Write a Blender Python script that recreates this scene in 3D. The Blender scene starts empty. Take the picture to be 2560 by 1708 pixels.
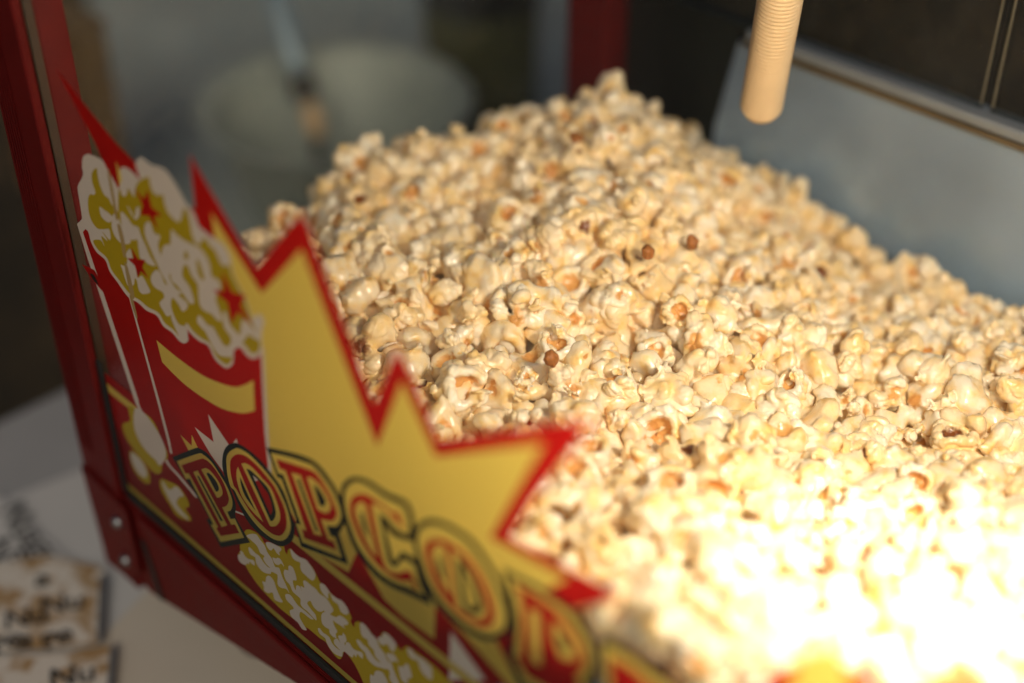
import bpy, bmesh, math, random
import numpy as np
from mathutils import Vector, Matrix, noise, Euler
from mathutils.geometry import delaunay_2d_cdt, tessellate_polygon

random.seed(11)
rng = np.random.default_rng(11)
scene = bpy.context.scene
COL = scene.collection

# ------------------------------------------------------------------ camera
# world: X along the printed front pane, Y into the cabinet, Z up, metres
FPX = 3556.0                                   # 50 mm lens on a 36 mm sensor
_v = np.array([-10.0, 4846.0, FPX]); _v /= np.linalg.norm(_v)
_d1 = np.array([-4379.0, -2609.0, FPX]); _d1 -= _v * (_d1 @ _v); _d1 /= np.linalg.norm(_d1)
_d2 = -np.cross(_d1, _v)
WC = np.stack([-_d1, _d2, -_v])                # rows: world axes seen in camera axes (right, down, forward)
CAM = np.array([0.6527, -0.3030, 0.6146])
cam_data = bpy.data.cameras.new("camera")
cam = bpy.data.objects.new("camera", cam_data); COL.objects.link(cam)
_r, _dn, _f = WC[:, 0], WC[:, 1], WC[:, 2]
cam.matrix_world = Matrix(((_r[0], -_dn[0], -_f[0], CAM[0]), (_r[1], -_dn[1], -_f[1], CAM[1]),
                           (_r[2], -_dn[2], -_f[2], CAM[2]), (0, 0, 0, 1)))
cam_data.lens = 50; cam_data.sensor_width = 36
cam_data.clip_start = 0.02; cam_data.clip_end = 200
cam_data.dof.use_dof = True
cam_data.dof.focus_distance = 0.785
cam_data.dof.aperture_fstop = 1.6
scene.camera = cam

def ray(px, py):
    return WC @ np.array([px - 1280.0, py - 854.0, FPX]) / FPX
def on(px, py, ax, val):                       # where the sight line meets a real plane of the place
    r = ray(px, py); t = (val - CAM[ax]) / r[ax]
    return CAM + r * t
def depth_of(p):
    return float(WC[:, 2] @ (np.asarray(p) - CAM))
def proj(p):
    q = WC.T @ (np.asarray(p, float) - CAM)
    return q[0] / q[2] * FPX + 1280, q[1] / q[2] * FPX + 854

# ------------------------------------------------------------------ sky, sun, exposure
world = bpy.data.worlds.new("World"); scene.world = world; world.use_nodes = True
wn = world.node_tree
sky = wn.nodes.new("ShaderNodeTexSky"); sky.sky_type = 'NISHITA'; sky.sun_disc = False
sky.sun_elevation = math.radians(38); sky.sun_rotation = math.radians(140)
sky.air_density = 0.7; sky.dust_density = 7.0; sky.ozone_density = 0.2
wn.links.new(sky.outputs[0], wn.nodes["Background"].inputs[0])
wn.nodes["Background"].inputs[1].default_value = 0.05
sun = bpy.data.lights.new("sun", 'SUN'); sun.energy = 0.5; sun.angle = math.radians(20); sun.color = (1.0, 0.93, 0.84)
sun_o = bpy.data.objects.new("sun", sun); COL.objects.link(sun_o)
sun_o.rotation_euler = Vector((-math.sin(math.radians(140)) * math.cos(math.radians(38)),
                               -math.cos(math.radians(140)) * math.cos(math.radians(38)),
                               -math.sin(math.radians(38)))).to_track_quat('-Z', 'Y').to_euler()
LAMP_POS = Vector((0.560, 0.110, 0.500)); LAMP_POWER = 10.0; BEAM_POWER = 13.0
scene.view_settings.view_transform = 'Standard'; scene.view_settings.look = 'None'
scene.view_settings.exposure = -0.52; scene.view_settings.gamma = 1.0
scene.render.engine = 'CYCLES'
scene.cycles.use_denoising = True
scene.cycles.max_bounces = 8; scene.cycles.diffuse_bounces = 7; scene.cycles.glossy_bounces = 2;
scene.cycles.use_adaptive_sampling = True; scene.cycles.adaptive_threshold = 0.03; scene.cycles.transparent_max_bounces = 12
scene.cycles.sample_clamp_indirect = 6.0

# ------------------------------------------------------------------ materials
def mat(name):
    m = bpy.data.materials.new(name); m.use_nodes = True
    return m, m.node_tree, m.node_tree.nodes["Principled BSDF"]
def plain(name, col, rough=0.5, metal=0.0, coat=0.0, var=0.12, scale=60.0, bump=0.0, spec=0.5):
    m, nt, p = mat(name)
    tc = nt.nodes.new("ShaderNodeTexCoord"); nz = nt.nodes.new("ShaderNodeTexNoise")
    nz.inputs["Scale"].default_value = scale; nz.inputs["Detail"].default_value = 5
    nt.links.new(tc.outputs["Object"], nz.inputs["Vector"])
    mx = nt.nodes.new("ShaderNodeMix"); mx.data_type = 'RGBA'
    mx.inputs[6].default_value = (*[c * (1 - var) for c in col], 1)
    mx.inputs[7].default_value = (*[min(1, c * (1 + var)) for c in col], 1)
    nt.links.new(nz.outputs[0], mx.inputs[0]); nt.links.new(mx.outputs[2], p.inputs["Base Color"])
    rm = nt.nodes.new("ShaderNodeMapRange")
    rm.inputs[3].default_value = max(0.02, rough - 0.08); rm.inputs[4].default_value = rough + 0.08
    nt.links.new(nz.outputs[0], rm.inputs[0]); nt.links.new(rm.outputs[0], p.inputs["Roughness"])
    p.inputs["Metallic"].default_value = metal; p.inputs["Coat Weight"].default_value = coat
    p.inputs["Specular IOR Level"].default_value = spec
    if bump:
        b = nt.nodes.new("ShaderNodeBump"); b.inputs["Strength"].default_value = bump; b.inputs["Distance"].default_value = 0.001
        nt.links.new(nz.outputs[0], b.inputs["Height"]); nt.links.new(b.outputs[0], p.inputs["Normal"])
    return m
def print_mat(name, col, trans):
    m = bpy.data.materials.new(name); m.use_nodes = True; nt = m.node_tree
    for n in list(nt.nodes): nt.nodes.remove(n)
    out = nt.nodes.new("ShaderNodeOutputMaterial")
    tc = nt.nodes.new("ShaderNodeTexCoord"); nz = nt.nodes.new("ShaderNodeTexNoise"); nz.inputs["Scale"].default_value = 900
    nt.links.new(tc.outputs["Object"], nz.inputs["Vector"])
    mx = nt.nodes.new("ShaderNodeMix"); mx.data_type = 'RGBA'
    mx.inputs[6].default_value = (*[c * 0.95 for c in col], 1); mx.inputs[7].default_value = (*[min(1, c * 1.05) for c in col], 1)
    nt.links.new(nz.outputs[0], mx.inputs[0])
    d = nt.nodes.new("ShaderNodeBsdfDiffuse"); t = nt.nodes.new("ShaderNodeBsdfTranslucent")
    nt.links.new(mx.outputs[2], d.inputs[0]); nt.links.new(mx.outputs[2], t.inputs[0])
    a = nt.nodes.new("ShaderNodeMixShader"); a.inputs[0].default_value = trans
    nt.links.new(d.outputs[0], a.inputs[1]); nt.links.new(t.outputs[0], a.inputs[2])
    g = nt.nodes.new("ShaderNodeBsdfGlossy"); g.inputs["Roughness"].default_value = 0.28
    fr = nt.nodes.new("ShaderNodeFresnel"); fr.inputs[0].default_value = 1.18
    b = nt.nodes.new("ShaderNodeMixShader")
    nt.links.new(fr.outputs[0], b.inputs[0]); nt.links.new(a.outputs[0], b.inputs[1]); nt.links.new(g.outputs[0], b.inputs[2])
    nt.links.new(b.outputs[0], out.inputs[0])
    return m
def glass_mat(name, tint, ior=1.35):
    m = bpy.data.materials.new(name); m.use_nodes = True; nt = m.node_tree
    for n in list(nt.nodes): nt.nodes.remove(n)
    out = nt.nodes.new("ShaderNodeOutputMaterial")
    t = nt.nodes.new("ShaderNodeBsdfTransparent"); t.inputs[0].default_value = (*tint, 1)
    g = nt.nodes.new("ShaderNodeBsdfGlossy"); g.inputs["Roughness"].default_value = 0.03
    fr = nt.nodes.new("ShaderNodeFresnel"); fr.inputs[0].default_value = ior
    x = nt.nodes.new("ShaderNodeMixShader")
    ge = nt.nodes.new("ShaderNodeNewGeometry"); iv = nt.nodes.new("ShaderNodeMath"); iv.operation = 'SUBTRACT'; iv.inputs[0].default_value = 1.0
    ml = nt.nodes.new("ShaderNodeMath"); ml.operation = 'MULTIPLY'
    nt.links.new(ge.outputs["Backfacing"], iv.inputs[1]); nt.links.new(iv.outputs[0], ml.inputs[0]); nt.links.new(fr.outputs[0], ml.inputs[1])
    tcg = nt.nodes.new("ShaderNodeTexCoord"); ng = nt.nodes.new("ShaderNodeTexNoise"); ng.inputs["Scale"].default_value = 14; ng.inputs["Detail"].default_value = 7
    nt.links.new(tcg.outputs["Object"], ng.inputs["Vector"])
    mg = nt.nodes.new("ShaderNodeMapRange"); mg.inputs[1].default_value = 0.35; mg.inputs[2].default_value = 0.75; mg.inputs[3].default_value = 0.001; mg.inputs[4].default_value = 0.016
    nt.links.new(ng.outputs[0], mg.inputs[0])
    du = nt.nodes.new("ShaderNodeBsdfDiffuse"); du.inputs[0].default_value = (0.75, 0.75, 0.72, 1)
    dm = nt.nodes.new("ShaderNodeMixShader"); nt.links.new(mg.outputs[0], dm.inputs[0]); nt.links.new(t.outputs[0], dm.inputs[1]); nt.links.new(du.outputs[0], dm.inputs[2])
    nt.links.new(ml.outputs[0], x.inputs[0]); nt.links.new(dm.outputs[0], x.inputs[1]); nt.links.new(g.outputs[0], x.inputs[2])
    nt.links.new(x.outputs[0], out.inputs[0])
    return m

M = {
    'red_paint': plain('red_paint', (0.11, 0.007, 0.006), 0.5, var=0.22, scale=55, spec=0.15),
    'gasket': plain('gasket', (0.012, 0.014, 0.013), 0.6),
    'steel': plain('brushed_steel', (0.32, 0.43, 0.56), 0.32, metal=0.45, var=0.5, scale=7, bump=0.5),
    'rail_steel': plain('rail_steel', (0.30, 0.34, 0.37), 0.45, metal=0.5, var=0.06),
    'black_panel': plain('black_panel', (0.012, 0.016, 0.014), 0.5),
    'bolt': plain('bolt_steel', (0.36, 0.38, 0.38), 0.3, metal=1.0),
    'brown_seal': plain('brown_seal', (0.045, 0.028, 0.014), 0.5),
    'tube': plain('ribbed_tube_metal', (0.80, 0.61, 0.37), 0.33, metal=0.2, var=0.08),
    'cloth': plain('grey_table_top', (0.38, 0.385, 0.375), 0.85, var=0.15, scale=12, bump=0.2),
    'paper': plain('white_paper', (0.64, 0.64, 0.60), 0.75, var=0.12, scale=9),
    'cream_paper': plain('cream_board', (0.66, 0.60, 0.48), 0.8, var=0.12, scale=6),
    'counter': plain('blue_grey_counter', (0.38, 0.42, 0.39), 0.5, var=0.5, scale=9),
    'pan': plain('worn_aluminium', (0.47, 0.51, 0.44), 0.5, metal=0.1, var=0.15, scale=10),
    'rod': plain('blue_grey_rod', (0.42, 0.54, 0.60), 0.4, metal=0.3),
    'knob': plain('orange_knob', (0.95, 0.58, 0.28), 0.35),
    'dark_collar': plain('dark_collar', (0.03, 0.032, 0.03), 0.5),
    'green': plain('dark_green_tin', (0.075, 0.078, 0.02), 0.45, var=0.25, scale=14),
    'wood': plain('brown_wood', (0.14, 0.082, 0.030), 0.7, var=0.25, scale=18),
    'ink': plain('black_ink', (0.02, 0.022, 0.022), 0.7),
    'leg': plain('dark_table_leg', (0.05, 0.05, 0.05), 0.5),
    'strip': plain('grey_strip', (0.17, 0.17, 0.165), 0.6),
    'glass': glass_mat('clear_pane', (0.965, 0.975, 0.965)),
    'door_glass': glass_mat('smoked_door_pane', (0.66, 0.68, 0.66), 1.25),
    'edge_glass': plain('acrylic_edge', (0.13, 0.12, 0.085), 0.4),
}
PR = {
    'red': print_mat('print_red', (0.52, 0.011, 0.009), 0.80),
    'yellow': print_mat('print_yellow', (0.86, 0.69, 0.14), 0.70),
    'olive': print_mat('print_olive_yellow', (0.50, 0.37, 0.016), 0.38),
    'white': print_mat('print_white', (0.76, 0.70, 0.60), 0.45),
    'stain': print_mat('dried_butter', (0.46, 0.33, 0.13), 0.4),
    'black': print_mat('print_black', (0.010, 0.016, 0.014), 0.02),
}

def ground_material():
    m, nt, p = mat('leafy_ground')
    tc = nt.nodes.new("ShaderNodeTexCoord"); nz = nt.nodes.new("ShaderNodeTexNoise")
    nz.inputs["Scale"].default_value = 5.5; nz.inputs["Detail"].default_value = 8
    nt.links.new(tc.outputs["Object"], nz.inputs["Vector"])
    cr = nt.nodes.new("ShaderNodeValToRGB")
    e = cr.color_ramp.elements
    e[0].position = 0.38; e[0].color = (0.026, 0.021, 0.010, 1)
    e[1].position = 0.62; e[1].color = (0.070, 0.047, 0.020, 1)
    x = cr.color_ramp.elements.new(0.75); x.color = (0.17, 0.10, 0.04, 1)
    nt.links.new(nz.outputs[0], cr.inputs[0]); nt.links.new(cr.outputs[0], p.inputs["Base Color"])
    p.inputs["Roughness"].default_value = 0.9
    return m
def sign_material():
    # a colour photograph of popcorn printed on card: cream blotches with tan shadows
    m, nt, p = mat('popcorn_photo_print')
    tc = nt.nodes.new("ShaderNodeTexCoord"); nz = nt.nodes.new("ShaderNodeTexNoise")
    nz.inputs["Scale"].default_value = 62; nz.inputs["Detail"].default_value = 3
    nt.links.new(tc.outputs["Object"], nz.inputs["Vector"])
    cr = nt.nodes.new("ShaderNodeValToRGB"); e = cr.color_ramp.elements
    e[0].position = 0.40; e[0].color = (0.44, 0.28, 0.12, 1)
    e[1].position = 0.55; e[1].color = (0.76, 0.71, 0.60, 1)
    nt.links.new(nz.outputs[0], cr.inputs[0]); nt.links.new(cr.outputs[0], p.inputs["Base Color"])
    p.inputs["Roughness"].default_value = 0.6
    return m
M['ground'] = ground_material(); M['sign'] = sign_material()

def popcorn_material():
    m, nt, p = mat('buttered_popcorn')
    tc = nt.nodes.new("ShaderNodeTexCoord")
    n1 = nt.nodes.new("ShaderNodeTexNoise"); n1.inputs["Scale"].default_value = 105; n1.inputs["Detail"].default_value = 4
    n2 = nt.nodes.new("ShaderNodeTexNoise"); n2.inputs["Scale"].default_value = 520; n2.inputs["Detail"].default_value = 3
    n3 = nt.nodes.new("ShaderNodeTexNoise"); n3.inputs["Scale"].default_value = 60; n3.inputs["Detail"].default_value = 2
    for n in (n1, n2, n3): nt.links.new(tc.outputs["Object"], n.inputs["Vector"])
    cr = nt.nodes.new("ShaderNodeValToRGB"); e = cr.color_ramp.elements
    e[0].position = 0.40; e[0].color = (0.96, 0.87, 0.68, 1)
    e[1].position = 0.66; e[1].color = (0.92, 0.65, 0.26, 1)
    e3 = cr.color_ramp.elements.new(0.76); e3.color = (0.80, 0.43, 0.11, 1)
    nt.links.new(n1.outputs[0], cr.inputs[0])
    rnd = nt.nodes.new("ShaderNodeAttribute"); rnd.attribute_name = 'tone'
    hullA = nt.nodes.new("ShaderNodeAttribute"); hullA.attribute_name = 'hull'
    # pieces differ a little in how much butter they carry
    oi = nt.nodes.new("ShaderNodeObjectInfo")
    ad = nt.nodes.new("ShaderNodeMath"); ad.operation = 'ADD'
    nt.links.new(oi.outputs["Random"], ad.inputs[0]); nt.links.new(rnd.outputs["Fac"], ad.inputs[1])
    frc = nt.nodes.new("ShaderNodeMath"); frc.operation = 'FRACT'; nt.links.new(ad.outputs[0], frc.inputs[0])
    pw = nt.nodes.new("ShaderNodeMath"); pw.operation = 'POWER'; pw.inputs[1].default_value = 2.2
    nt.links.new(frc.outputs[0], pw.inputs[0])
    sc_ = nt.nodes.new("ShaderNodeMath"); sc_.operation = 'MULTIPLY'; sc_.inputs[1].default_value = 0.55
    nt.links.new(pw.outputs[0], sc_.inputs[0])
    bt = nt.nodes.new("ShaderNodeMix"); bt.data_type = 'RGBA'
    nt.links.new(sc_.outputs[0], bt.inputs[0]); nt.links.new(cr.outputs[0], bt.inputs[6])
    bt.inputs[7].default_value = (0.90, 0.60, 0.21, 1)
    hr = nt.nodes.new("ShaderNodeValToRGB"); h = hr.color_ramp.elements
    h[0].position = 0.30; h[0].color = (0.80, 0.44, 0.14, 1)
    h[1].position = 0.75; h[1].color = (0.58, 0.24, 0.05, 1)
    nt.links.new(n3.outputs[0], hr.inputs[0])
    hm = nt.nodes.new("ShaderNodeMath"); hm.operation = 'MULTIPLY_ADD'
    nt.links.new(n2.outputs[0], hm.inputs[0]); hm.inputs[1].default_value = 0.5
    hs = nt.nodes.new("ShaderNodeMath"); hs.operation = 'SUBTRACT'; hs.inputs[1].default_value = 0.25
    nt.links.new(hullA.outputs["Fac"], hs.inputs[0]); nt.links.new(hs.outputs[0], hm.inputs[2])
    st = nt.nodes.new("ShaderNodeMapRange"); st.interpolation_type = 'SMOOTHSTEP'
    st.inputs[1].default_value = 0.30; st.inputs[2].default_value = 0.62
    nt.links.new(hm.outputs[0], st.inputs[0])
    # a few pieces carry scorched hulls
    gt = nt.nodes.new("ShaderNodeMath"); gt.operation = 'GREATER_THAN'; gt.inputs[1].default_value = 0.93
    nt.links.new(frc.outputs[0], gt.inputs[0])
    bh = nt.nodes.new("ShaderNodeMix"); bh.data_type = 'RGBA'
    nt.links.new(gt.outputs[0], bh.inputs[0]); nt.links.new(hr.outputs[0], bh.inputs[6]); bh.inputs[7].default_value = (0.20, 0.06, 0.012, 1)
    fx = nt.nodes.new("ShaderNodeMix"); fx.data_type = 'RGBA'
    nt.links.new(st.outputs[0], fx.inputs[0]); nt.links.new(bt.outputs[2], fx.inputs[6]); nt.links.new(bh.outputs[2], fx.inputs[7])
    nt.links.new(fx.outputs[2], p.inputs["Base Color"])
    rr = nt.nodes.new("ShaderNodeMapRange"); rr.inputs[3].default_value = 0.12; rr.inputs[4].default_value = 0.42
    nt.links.new(n1.outputs[0], rr.inputs[0]); nt.links.new(rr.outputs[0], p.inputs["Roughness"])
    p.inputs["Specular IOR Level"].default_value = 0.5
    p.inputs["Coat Weight"].default_value = 0.22; p.inputs["Coat Roughness"].default_value = 0.10
    p.inputs["Subsurface Weight"].default_value = 0.10
    p.inputs["Subsurface Radius"].default_value = (1.0, 0.62, 0.28)
    p.inputs["Subsurface Scale"].default_value = 0.0048
    b = nt.nodes.new("ShaderNodeBump"); b.inputs["Strength"].default_value = 0.35; b.inputs["Distance"].default_value = 0.0006
    nt.links.new(n2.outputs[0], b.inputs["Height"]); nt.links.new(b.outputs[0], p.inputs["Normal"])
    return m
M['popcorn'] = popcorn_material()
M['kernel'] = plain('unpopped_kernel_skin', (0.34, 0.12, 0.022), 0.5, var=0.6, scale=420, bump=1.0)

# ------------------------------------------------------------------ object helpers
def link(o, parent=None):
    COL.objects.link(o)
    if parent is not None: o.parent = parent
    return o
def empty(name, loc=(0, 0, 0)):
    o = bpy.data.objects.new(name, None); o.location = loc; o.empty_display_size = 0.02
    return link(o)
def tag(o, label=None, cat=None, group=None, kind=None):
    if label: o['label'] = label
    if cat: o['category'] = cat
    if group: o['group'] = group
    if kind: o['kind'] = kind
    return o
def to_obj(name, bm, material, parent=None, smooth=False):
    me = bpy.data.meshes.new(name); bm.normal_update(); bm.to_mesh(me); bm.free()
    if smooth: me.polygons.foreach_set('use_smooth', [True] * len(me.polygons))
    me.materials.append(material)
    o = bpy.data.objects.new(name, me)
    link(o, parent)
    if parent is not None:
        o.matrix_parent_inverse = Matrix.Translation(parent.location).inverted()
    return o
def add_box(bm, lo, hi, bevel=0.0):
    lo = Vector(lo); hi = Vector(hi)
    r = bmesh.ops.create_cube(bm, size=1.0, matrix=Matrix.Translation((lo + hi) / 2) @ Matrix.Diagonal((*(hi - lo), 1)))
    if bevel:
        vs = set(r['verts']); es = [e for e in bm.edges if e.verts[0] in vs and e.verts[1] in vs]
        bmesh.ops.bevel(bm, geom=es, offset=bevel, segments=2, profile=0.5, affect='EDGES')
def box(name, lo, hi, material, parent=None, bevel=0.0008):
    bm = bmesh.new(); add_box(bm, lo, hi, bevel)
    return to_obj(name, bm, material, parent)
def lathe(bm, prof, n=48, mtx=Matrix.Identity(4)):
    rings = []
    for r, z in prof:
        if r < 1e-6: rings.append([bm.verts.new(mtx @ Vector((0, 0, z)))])
        else: rings.append([bm.verts.new(mtx @ Vector((r * math.cos(2 * math.pi * i / n), r * math.sin(2 * math.pi * i / n), z))) for i in range(n)])
    for a, b in zip(rings[:-1], rings[1:]):
        for i in range(n):
            j = (i + 1) % n
            if len(a) == 1 and len(b) == 1: continue
            if len(a) == 1: bm.faces.new((a[0], b[i], b[j]))
            elif len(b) == 1: bm.faces.new((a[i], a[j], b[0]))
            else: bm.faces.new((a[i], a[j], b[j], b[i]))
    bmesh.ops.recalc_face_normals(bm, faces=bm.faces)
def prism_y(bm, pts_xz, y0, y1):
    a = [bm.verts.new((x, y0, z)) for x, z in pts_xz]; b = [bm.verts.new((x, y1, z)) for x, z in pts_xz]
    bm.faces.new(a); bm.faces.new(list(reversed(b)))
    n = len(a)
    for i in range(n): bm.faces.new((a[i], b[i], b[(i + 1) % n], a[(i + 1) % n]))
    bmesh.ops.recalc_face_normals(bm, faces=bm.faces)

# ------------------------------------------------------------------ ground and tables
TZ = -0.13
bm = bmesh.new()
bmesh.ops.create_grid(bm, x_segments=24, y_segments=24, size=60)
for v in bm.verts: v.co.z = -0.92 + 0.01 * noise.noise(v.co * 0.7)
tag(to_obj('ground', bm, M['ground'], smooth=True), kind='structure')

def table(name, x0, x1, y0, y1, m_top, label, TZ=TZ):
    t = empty(name, ((x0 + x1) / 2, (y0 + y1) / 2, -0.92))
    box('table_top', (x0, y0, TZ - 0.028), (x1, y1, TZ), m_top, t, 0.004)
    for sx in (x0 + 0.04, x1 - 0.08):
        for sy in (y0 + 0.04, y1 - 0.08):
            box('leg', (sx, sy, -0.918), (sx + 0.04, sy + 0.04, TZ - 0.0285), M['leg'], t, 0.002)
    tag(t, label, 'table'); return t
table('serving_table', -0.285, 1.10, -0.75, 0.62, M['cloth'], 'grey topped serving table that the red popcorn machine stands on')
TZ2 = -0.17
st = table('side_table', -0.70, 0.70, -0.35, 0.35, M['counter'], 'grey-green side table under the metal pan', TZ2)
_ux, _uy = Vector((0.877, -0.48, 0)), Vector((0.48, 0.877, 0))
_c = Vector((-0.405, 0.225, 0)) - _ux * 0.66 + _uy * 0.35
st.location = (_c.x, _c.y, -0.92); st.rotation_euler = (0, 0, math.atan2(-0.48, 0.877))

# ------------------------------------------------------------------ the popcorn machine
X1 = 0.70; DEP = 0.46; TOPZ = 0.60
mach = empty('popcorn_machine', (0.30, 0.23, TZ))
tag(mach, 'red popcorn machine with glass panes and a printed POPCORN front', 'popcorn machine')
# front left corner post: ribbed outer strip, seal, inner leg
bm = bmesh.new()
add_box(bm, (-0.0440, -0.0060, -0.088), (-0.0020, -0.0005, TOPZ), 0.0012)
post = to_obj('corner_post', bm, M['red_paint'], mach)
for i in range(6):
    box('rib', (-0.0405 + i * 0.0030, -0.0068, 0.02), (-0.0390 + i * 0.0030, -0.0062, TOPZ - 0.002), M['red_paint'], post, 0.0003)
box('inner_flange', (-0.0120, 0.0060, 0.046), (-0.0045, 0.0235, TOPZ), M['red_paint'], post, 0.0012)
box('side_flange', (-0.0440, -0.0002, -0.08), (-0.0390, 0.0300, TOPZ), M['red_paint'], post, 0.001)
box('seal_strip', (-0.0118, 0.0001, 0.085), (-0.0022, 0.0056, TOPZ), M['brown_seal'], post, 0.0008)
box('gasket', (-0.0030, -0.0020, 0.0005), (0.0030, -0.0003, 0.104), M['gasket'], post, 0.0003)
# back left corner post
bm = bmesh.new(); add_box(bm, (-0.0350, 0.4400, -0.08), (0.0030, 0.4740, TOPZ), 0.0015)
post2 = to_obj('corner_post', bm, M['red_paint'], mach)
box('inner_flange', (-0.0410, 0.4460, -0.08), (-0.0355, 0.4690, TOPZ), M['gasket'], post2, 0.001)
# right hand posts (beyond the frame)
box('corner_post', (X1, -0.0060, -0.088), (X1 + 0.042, 0.0300, TOPZ), M['red_paint'], mach, 0.0012)
box('corner_post', (X1, 0.4400, -0.08), (X1 + 0.038, 0.4740, TOPZ), M['red_paint'], mach, 0.0012)
# top frame
box('top_rail', (-0.0440, -0.0060, TOPZ + 0.001), (X1 + 0.042, 0.030, TOPZ + 0.03), M['red_paint'], mach, 0.0015)
box('top_rail', (-0.0440, 0.4400, TOPZ + 0.001), (X1 + 0.042, 0.474, TOPZ + 0.03), M['red_paint'], mach, 0.0015)
box('roof_panel', (-0.043, -0.005, TOPZ + 0.0305), (X1 + 0.041, 0.473, TOPZ + 0.045), M['red_paint'], mach, 0.002)  # unseen roof of the machine, added to keep sky light off the heap
# base: red skirt below the pane, its lower edge kicking up toward the middle
bm = bmesh.new()
prism_y(bm, [(-0.0015, -0.004), (-0.0015, -0.080), (0.012, -0.083), (0.185, -0.034), (0.30, -0.026), (X1, -0.026), (X1, -0.004)], -0.0040, 0.012)
bmesh.ops.bevel(bm, geom=list(bm.edges), offset=0.0012, segments=2, affect='EDGES')
skirt = to_obj('base_skirt', bm, M['red_paint'], mach)
box('skirt_lip', (0.02, -0.0075, -0.0125), (X1, -0.0042, -0.0050), M['red_paint'], skirt, 0.0012)
bm = bmesh.new(); prism_y(bm, [(0.014, -0.030), (0.019, -0.030), (0.030, -0.076), (0.024, -0.0775)], -0.0052, -0.0043)
to_obj('fold_gap', bm, M['black_panel'], skirt)
box('gasket', (0.0035, -0.0026, -0.0035), (X1, -0.0003, 0.0022), M['gasket'], mach, 0.0004)
# corner bracket with two dome bolts
bm = bmesh.new()
prism_y(bm, [(-0.0425, 0.0), (0.010, -0.006), (0.012, -0.060), (-0.006, -0.080), (-0.036, -0.084)], -0.0088, -0.0064)
bmesh.ops.bevel(bm, geom=list(bm.edges), offset=0.0009, segments=2, affect='EDGES')
br = to_obj('corner_bracket', bm, M['red_paint'], mach)
for bx, bz in ((-0.0045, -0.0250), (-0.0050, -0.0600)):
    bm = bmesh.new()
    lathe(bm, [(0.0, 0.0036), (0.0018, 0.0034), (0.0034, 0.0025), (0.0043, 0.0010), (0.0044, 0.0)], 24,
          Matrix.Translation((bx, -0.0089, bz)) @ Matrix.Rotation(math.pi / 2, 4, 'X'))
    to_obj('bolt', bm, M['bolt'], br, True)
# floor tray, side sill, back wall, rails, doors
box('floor_tray', (-0.034, 0.014, 0.030), (X1, DEP - 0.002, 0.045), M['steel'], mach, 0.001)
box('side_sill', (-0.040, 0.0305, -0.030), (-0.0345, 0.4395, 0.062), M['red_paint'], mach, 0.001)
bm = bmesh.new()
prism_y(bm, [(0.093, 0.0455), (X1, 0.0455), (X1, 0.1980), (0.1105, 0.1980), (0.0975, 0.1300)], DEP - 0.0015, DEP + 0.004)
to_obj('back_wall', bm, M['steel'], mach)
box('back_panel', (0.0032, DEP + 0.0045, 0.0455), (X1, DEP + 0.009, 0.2080), M['black_panel'], mach, 0.0005)
box('door_rail', (0.1200, DEP - 0.008, 0.2035), (X1, DEP + 0.012, 0.2110), M['rail_steel'], mach, 0.0018)
box('rail_edge', (0.1200, DEP - 0.0090, 0.1995), (X1, DEP - 0.0022, 0.2030), plain('rail_edge_reflection', (0.16, 0.12, 0.065), 0.35, metal=0.4, var=0.4, scale=15), mach, 0.0008)  # warm reflection along the rail, put into the edge's brown colour
box('door_rail', (0.0040, DEP - 0.004, 0.2085), (0.1190, DEP + 0.010, 0.2120), M['black_panel'], mach, 0.001)
for xa, xb in ((0.0060, 0.2955), (0.3020, X1 - 0.002)):
    d = box('door_pane', (xa, DEP, 0.2125), (xb, DEP + 0.004, TOPZ - 0.01), M['door_glass'], mach, 0.0)
    for ex in (xa, xb - 0.0012):
        box('pane_edge', (ex, DEP - 0.0008, 0.2160), (ex + 0.0012, DEP - 0.0001, TOPZ - 0.012), M['edge_glass'], d, 0.0)
box('door_gap_post', (0.2965, DEP + 0.006, 0.2125), (0.3010, DEP + 0.012, TOPZ - 0.01), M['gasket'], mach, 0.0004)
box('side_pane', (-0.0385, 0.0310, 0.0630), (-0.0345, 0.4390, TOPZ - 0.01), M['glass'], mach, 0.0)
for fx, fy in ((0.06, 0.05), (0.60, 0.05), (0.06, 0.41), (0.60, 0.41)):
    bm = bmesh.new()
    lathe(bm, [(0.0, TZ + 0.0005), (0.020, TZ + 0.0005), (0.022, TZ + 0.01), (0.017, TZ + 0.05), (0.017, -0.036), (0.0, -0.036)], 28, Matrix.Translation((fx, fy, 0)))
    to_obj('foot', bm, M['leg'], mach, True)
box('base_pan', (0.010, 0.013, -0.036), (X1 - 0.006, DEP - 0.006, 0.0290), M['black_panel'], mach, 0.001)
pane = box('front_pane', (-0.0020, 0.0002, 0.0005), (X1 - 0.001, 0.0042, TOPZ - 0.004), M['glass'], mach, 0.0)

# heat lamp over the near end of the heap
bm = bmesh.new()
lathe(bm, [(0.0, 0.060), (0.014, 0.060), (0.016, 0.045), (0.018, 0.035), (0.034, 0.022), (0.056, 0.012), (0.0575, 0.0095), (0.055, 0.0105), (0.033, 0.020), (0.015, 0.033), (0.0, 0.034)], 40, Matrix.Translation(LAMP_POS))
lamp = to_obj('heat_lamp', bm, M['rail_steel'], mach, True)
bm = bmesh.new(); bmesh.ops.create_icosphere(bm, subdivisions=3, radius=0.022, matrix=Matrix.Translation(LAMP_POS + Vector((0, 0, 0.008))))
em = bpy.data.materials.new('lit_bulb'); em.use_nodes = True
_p = em.node_tree.nodes["Principled BSDF"]; _p.inputs["Emission Color"].default_value = (1.0, 0.93, 0.82, 1); _p.inputs["Emission Strength"].default_value = 40.0; em.cycles.emission_sampling = 'NONE'
to_obj('bulb', bm, em, lamp, True)
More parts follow.
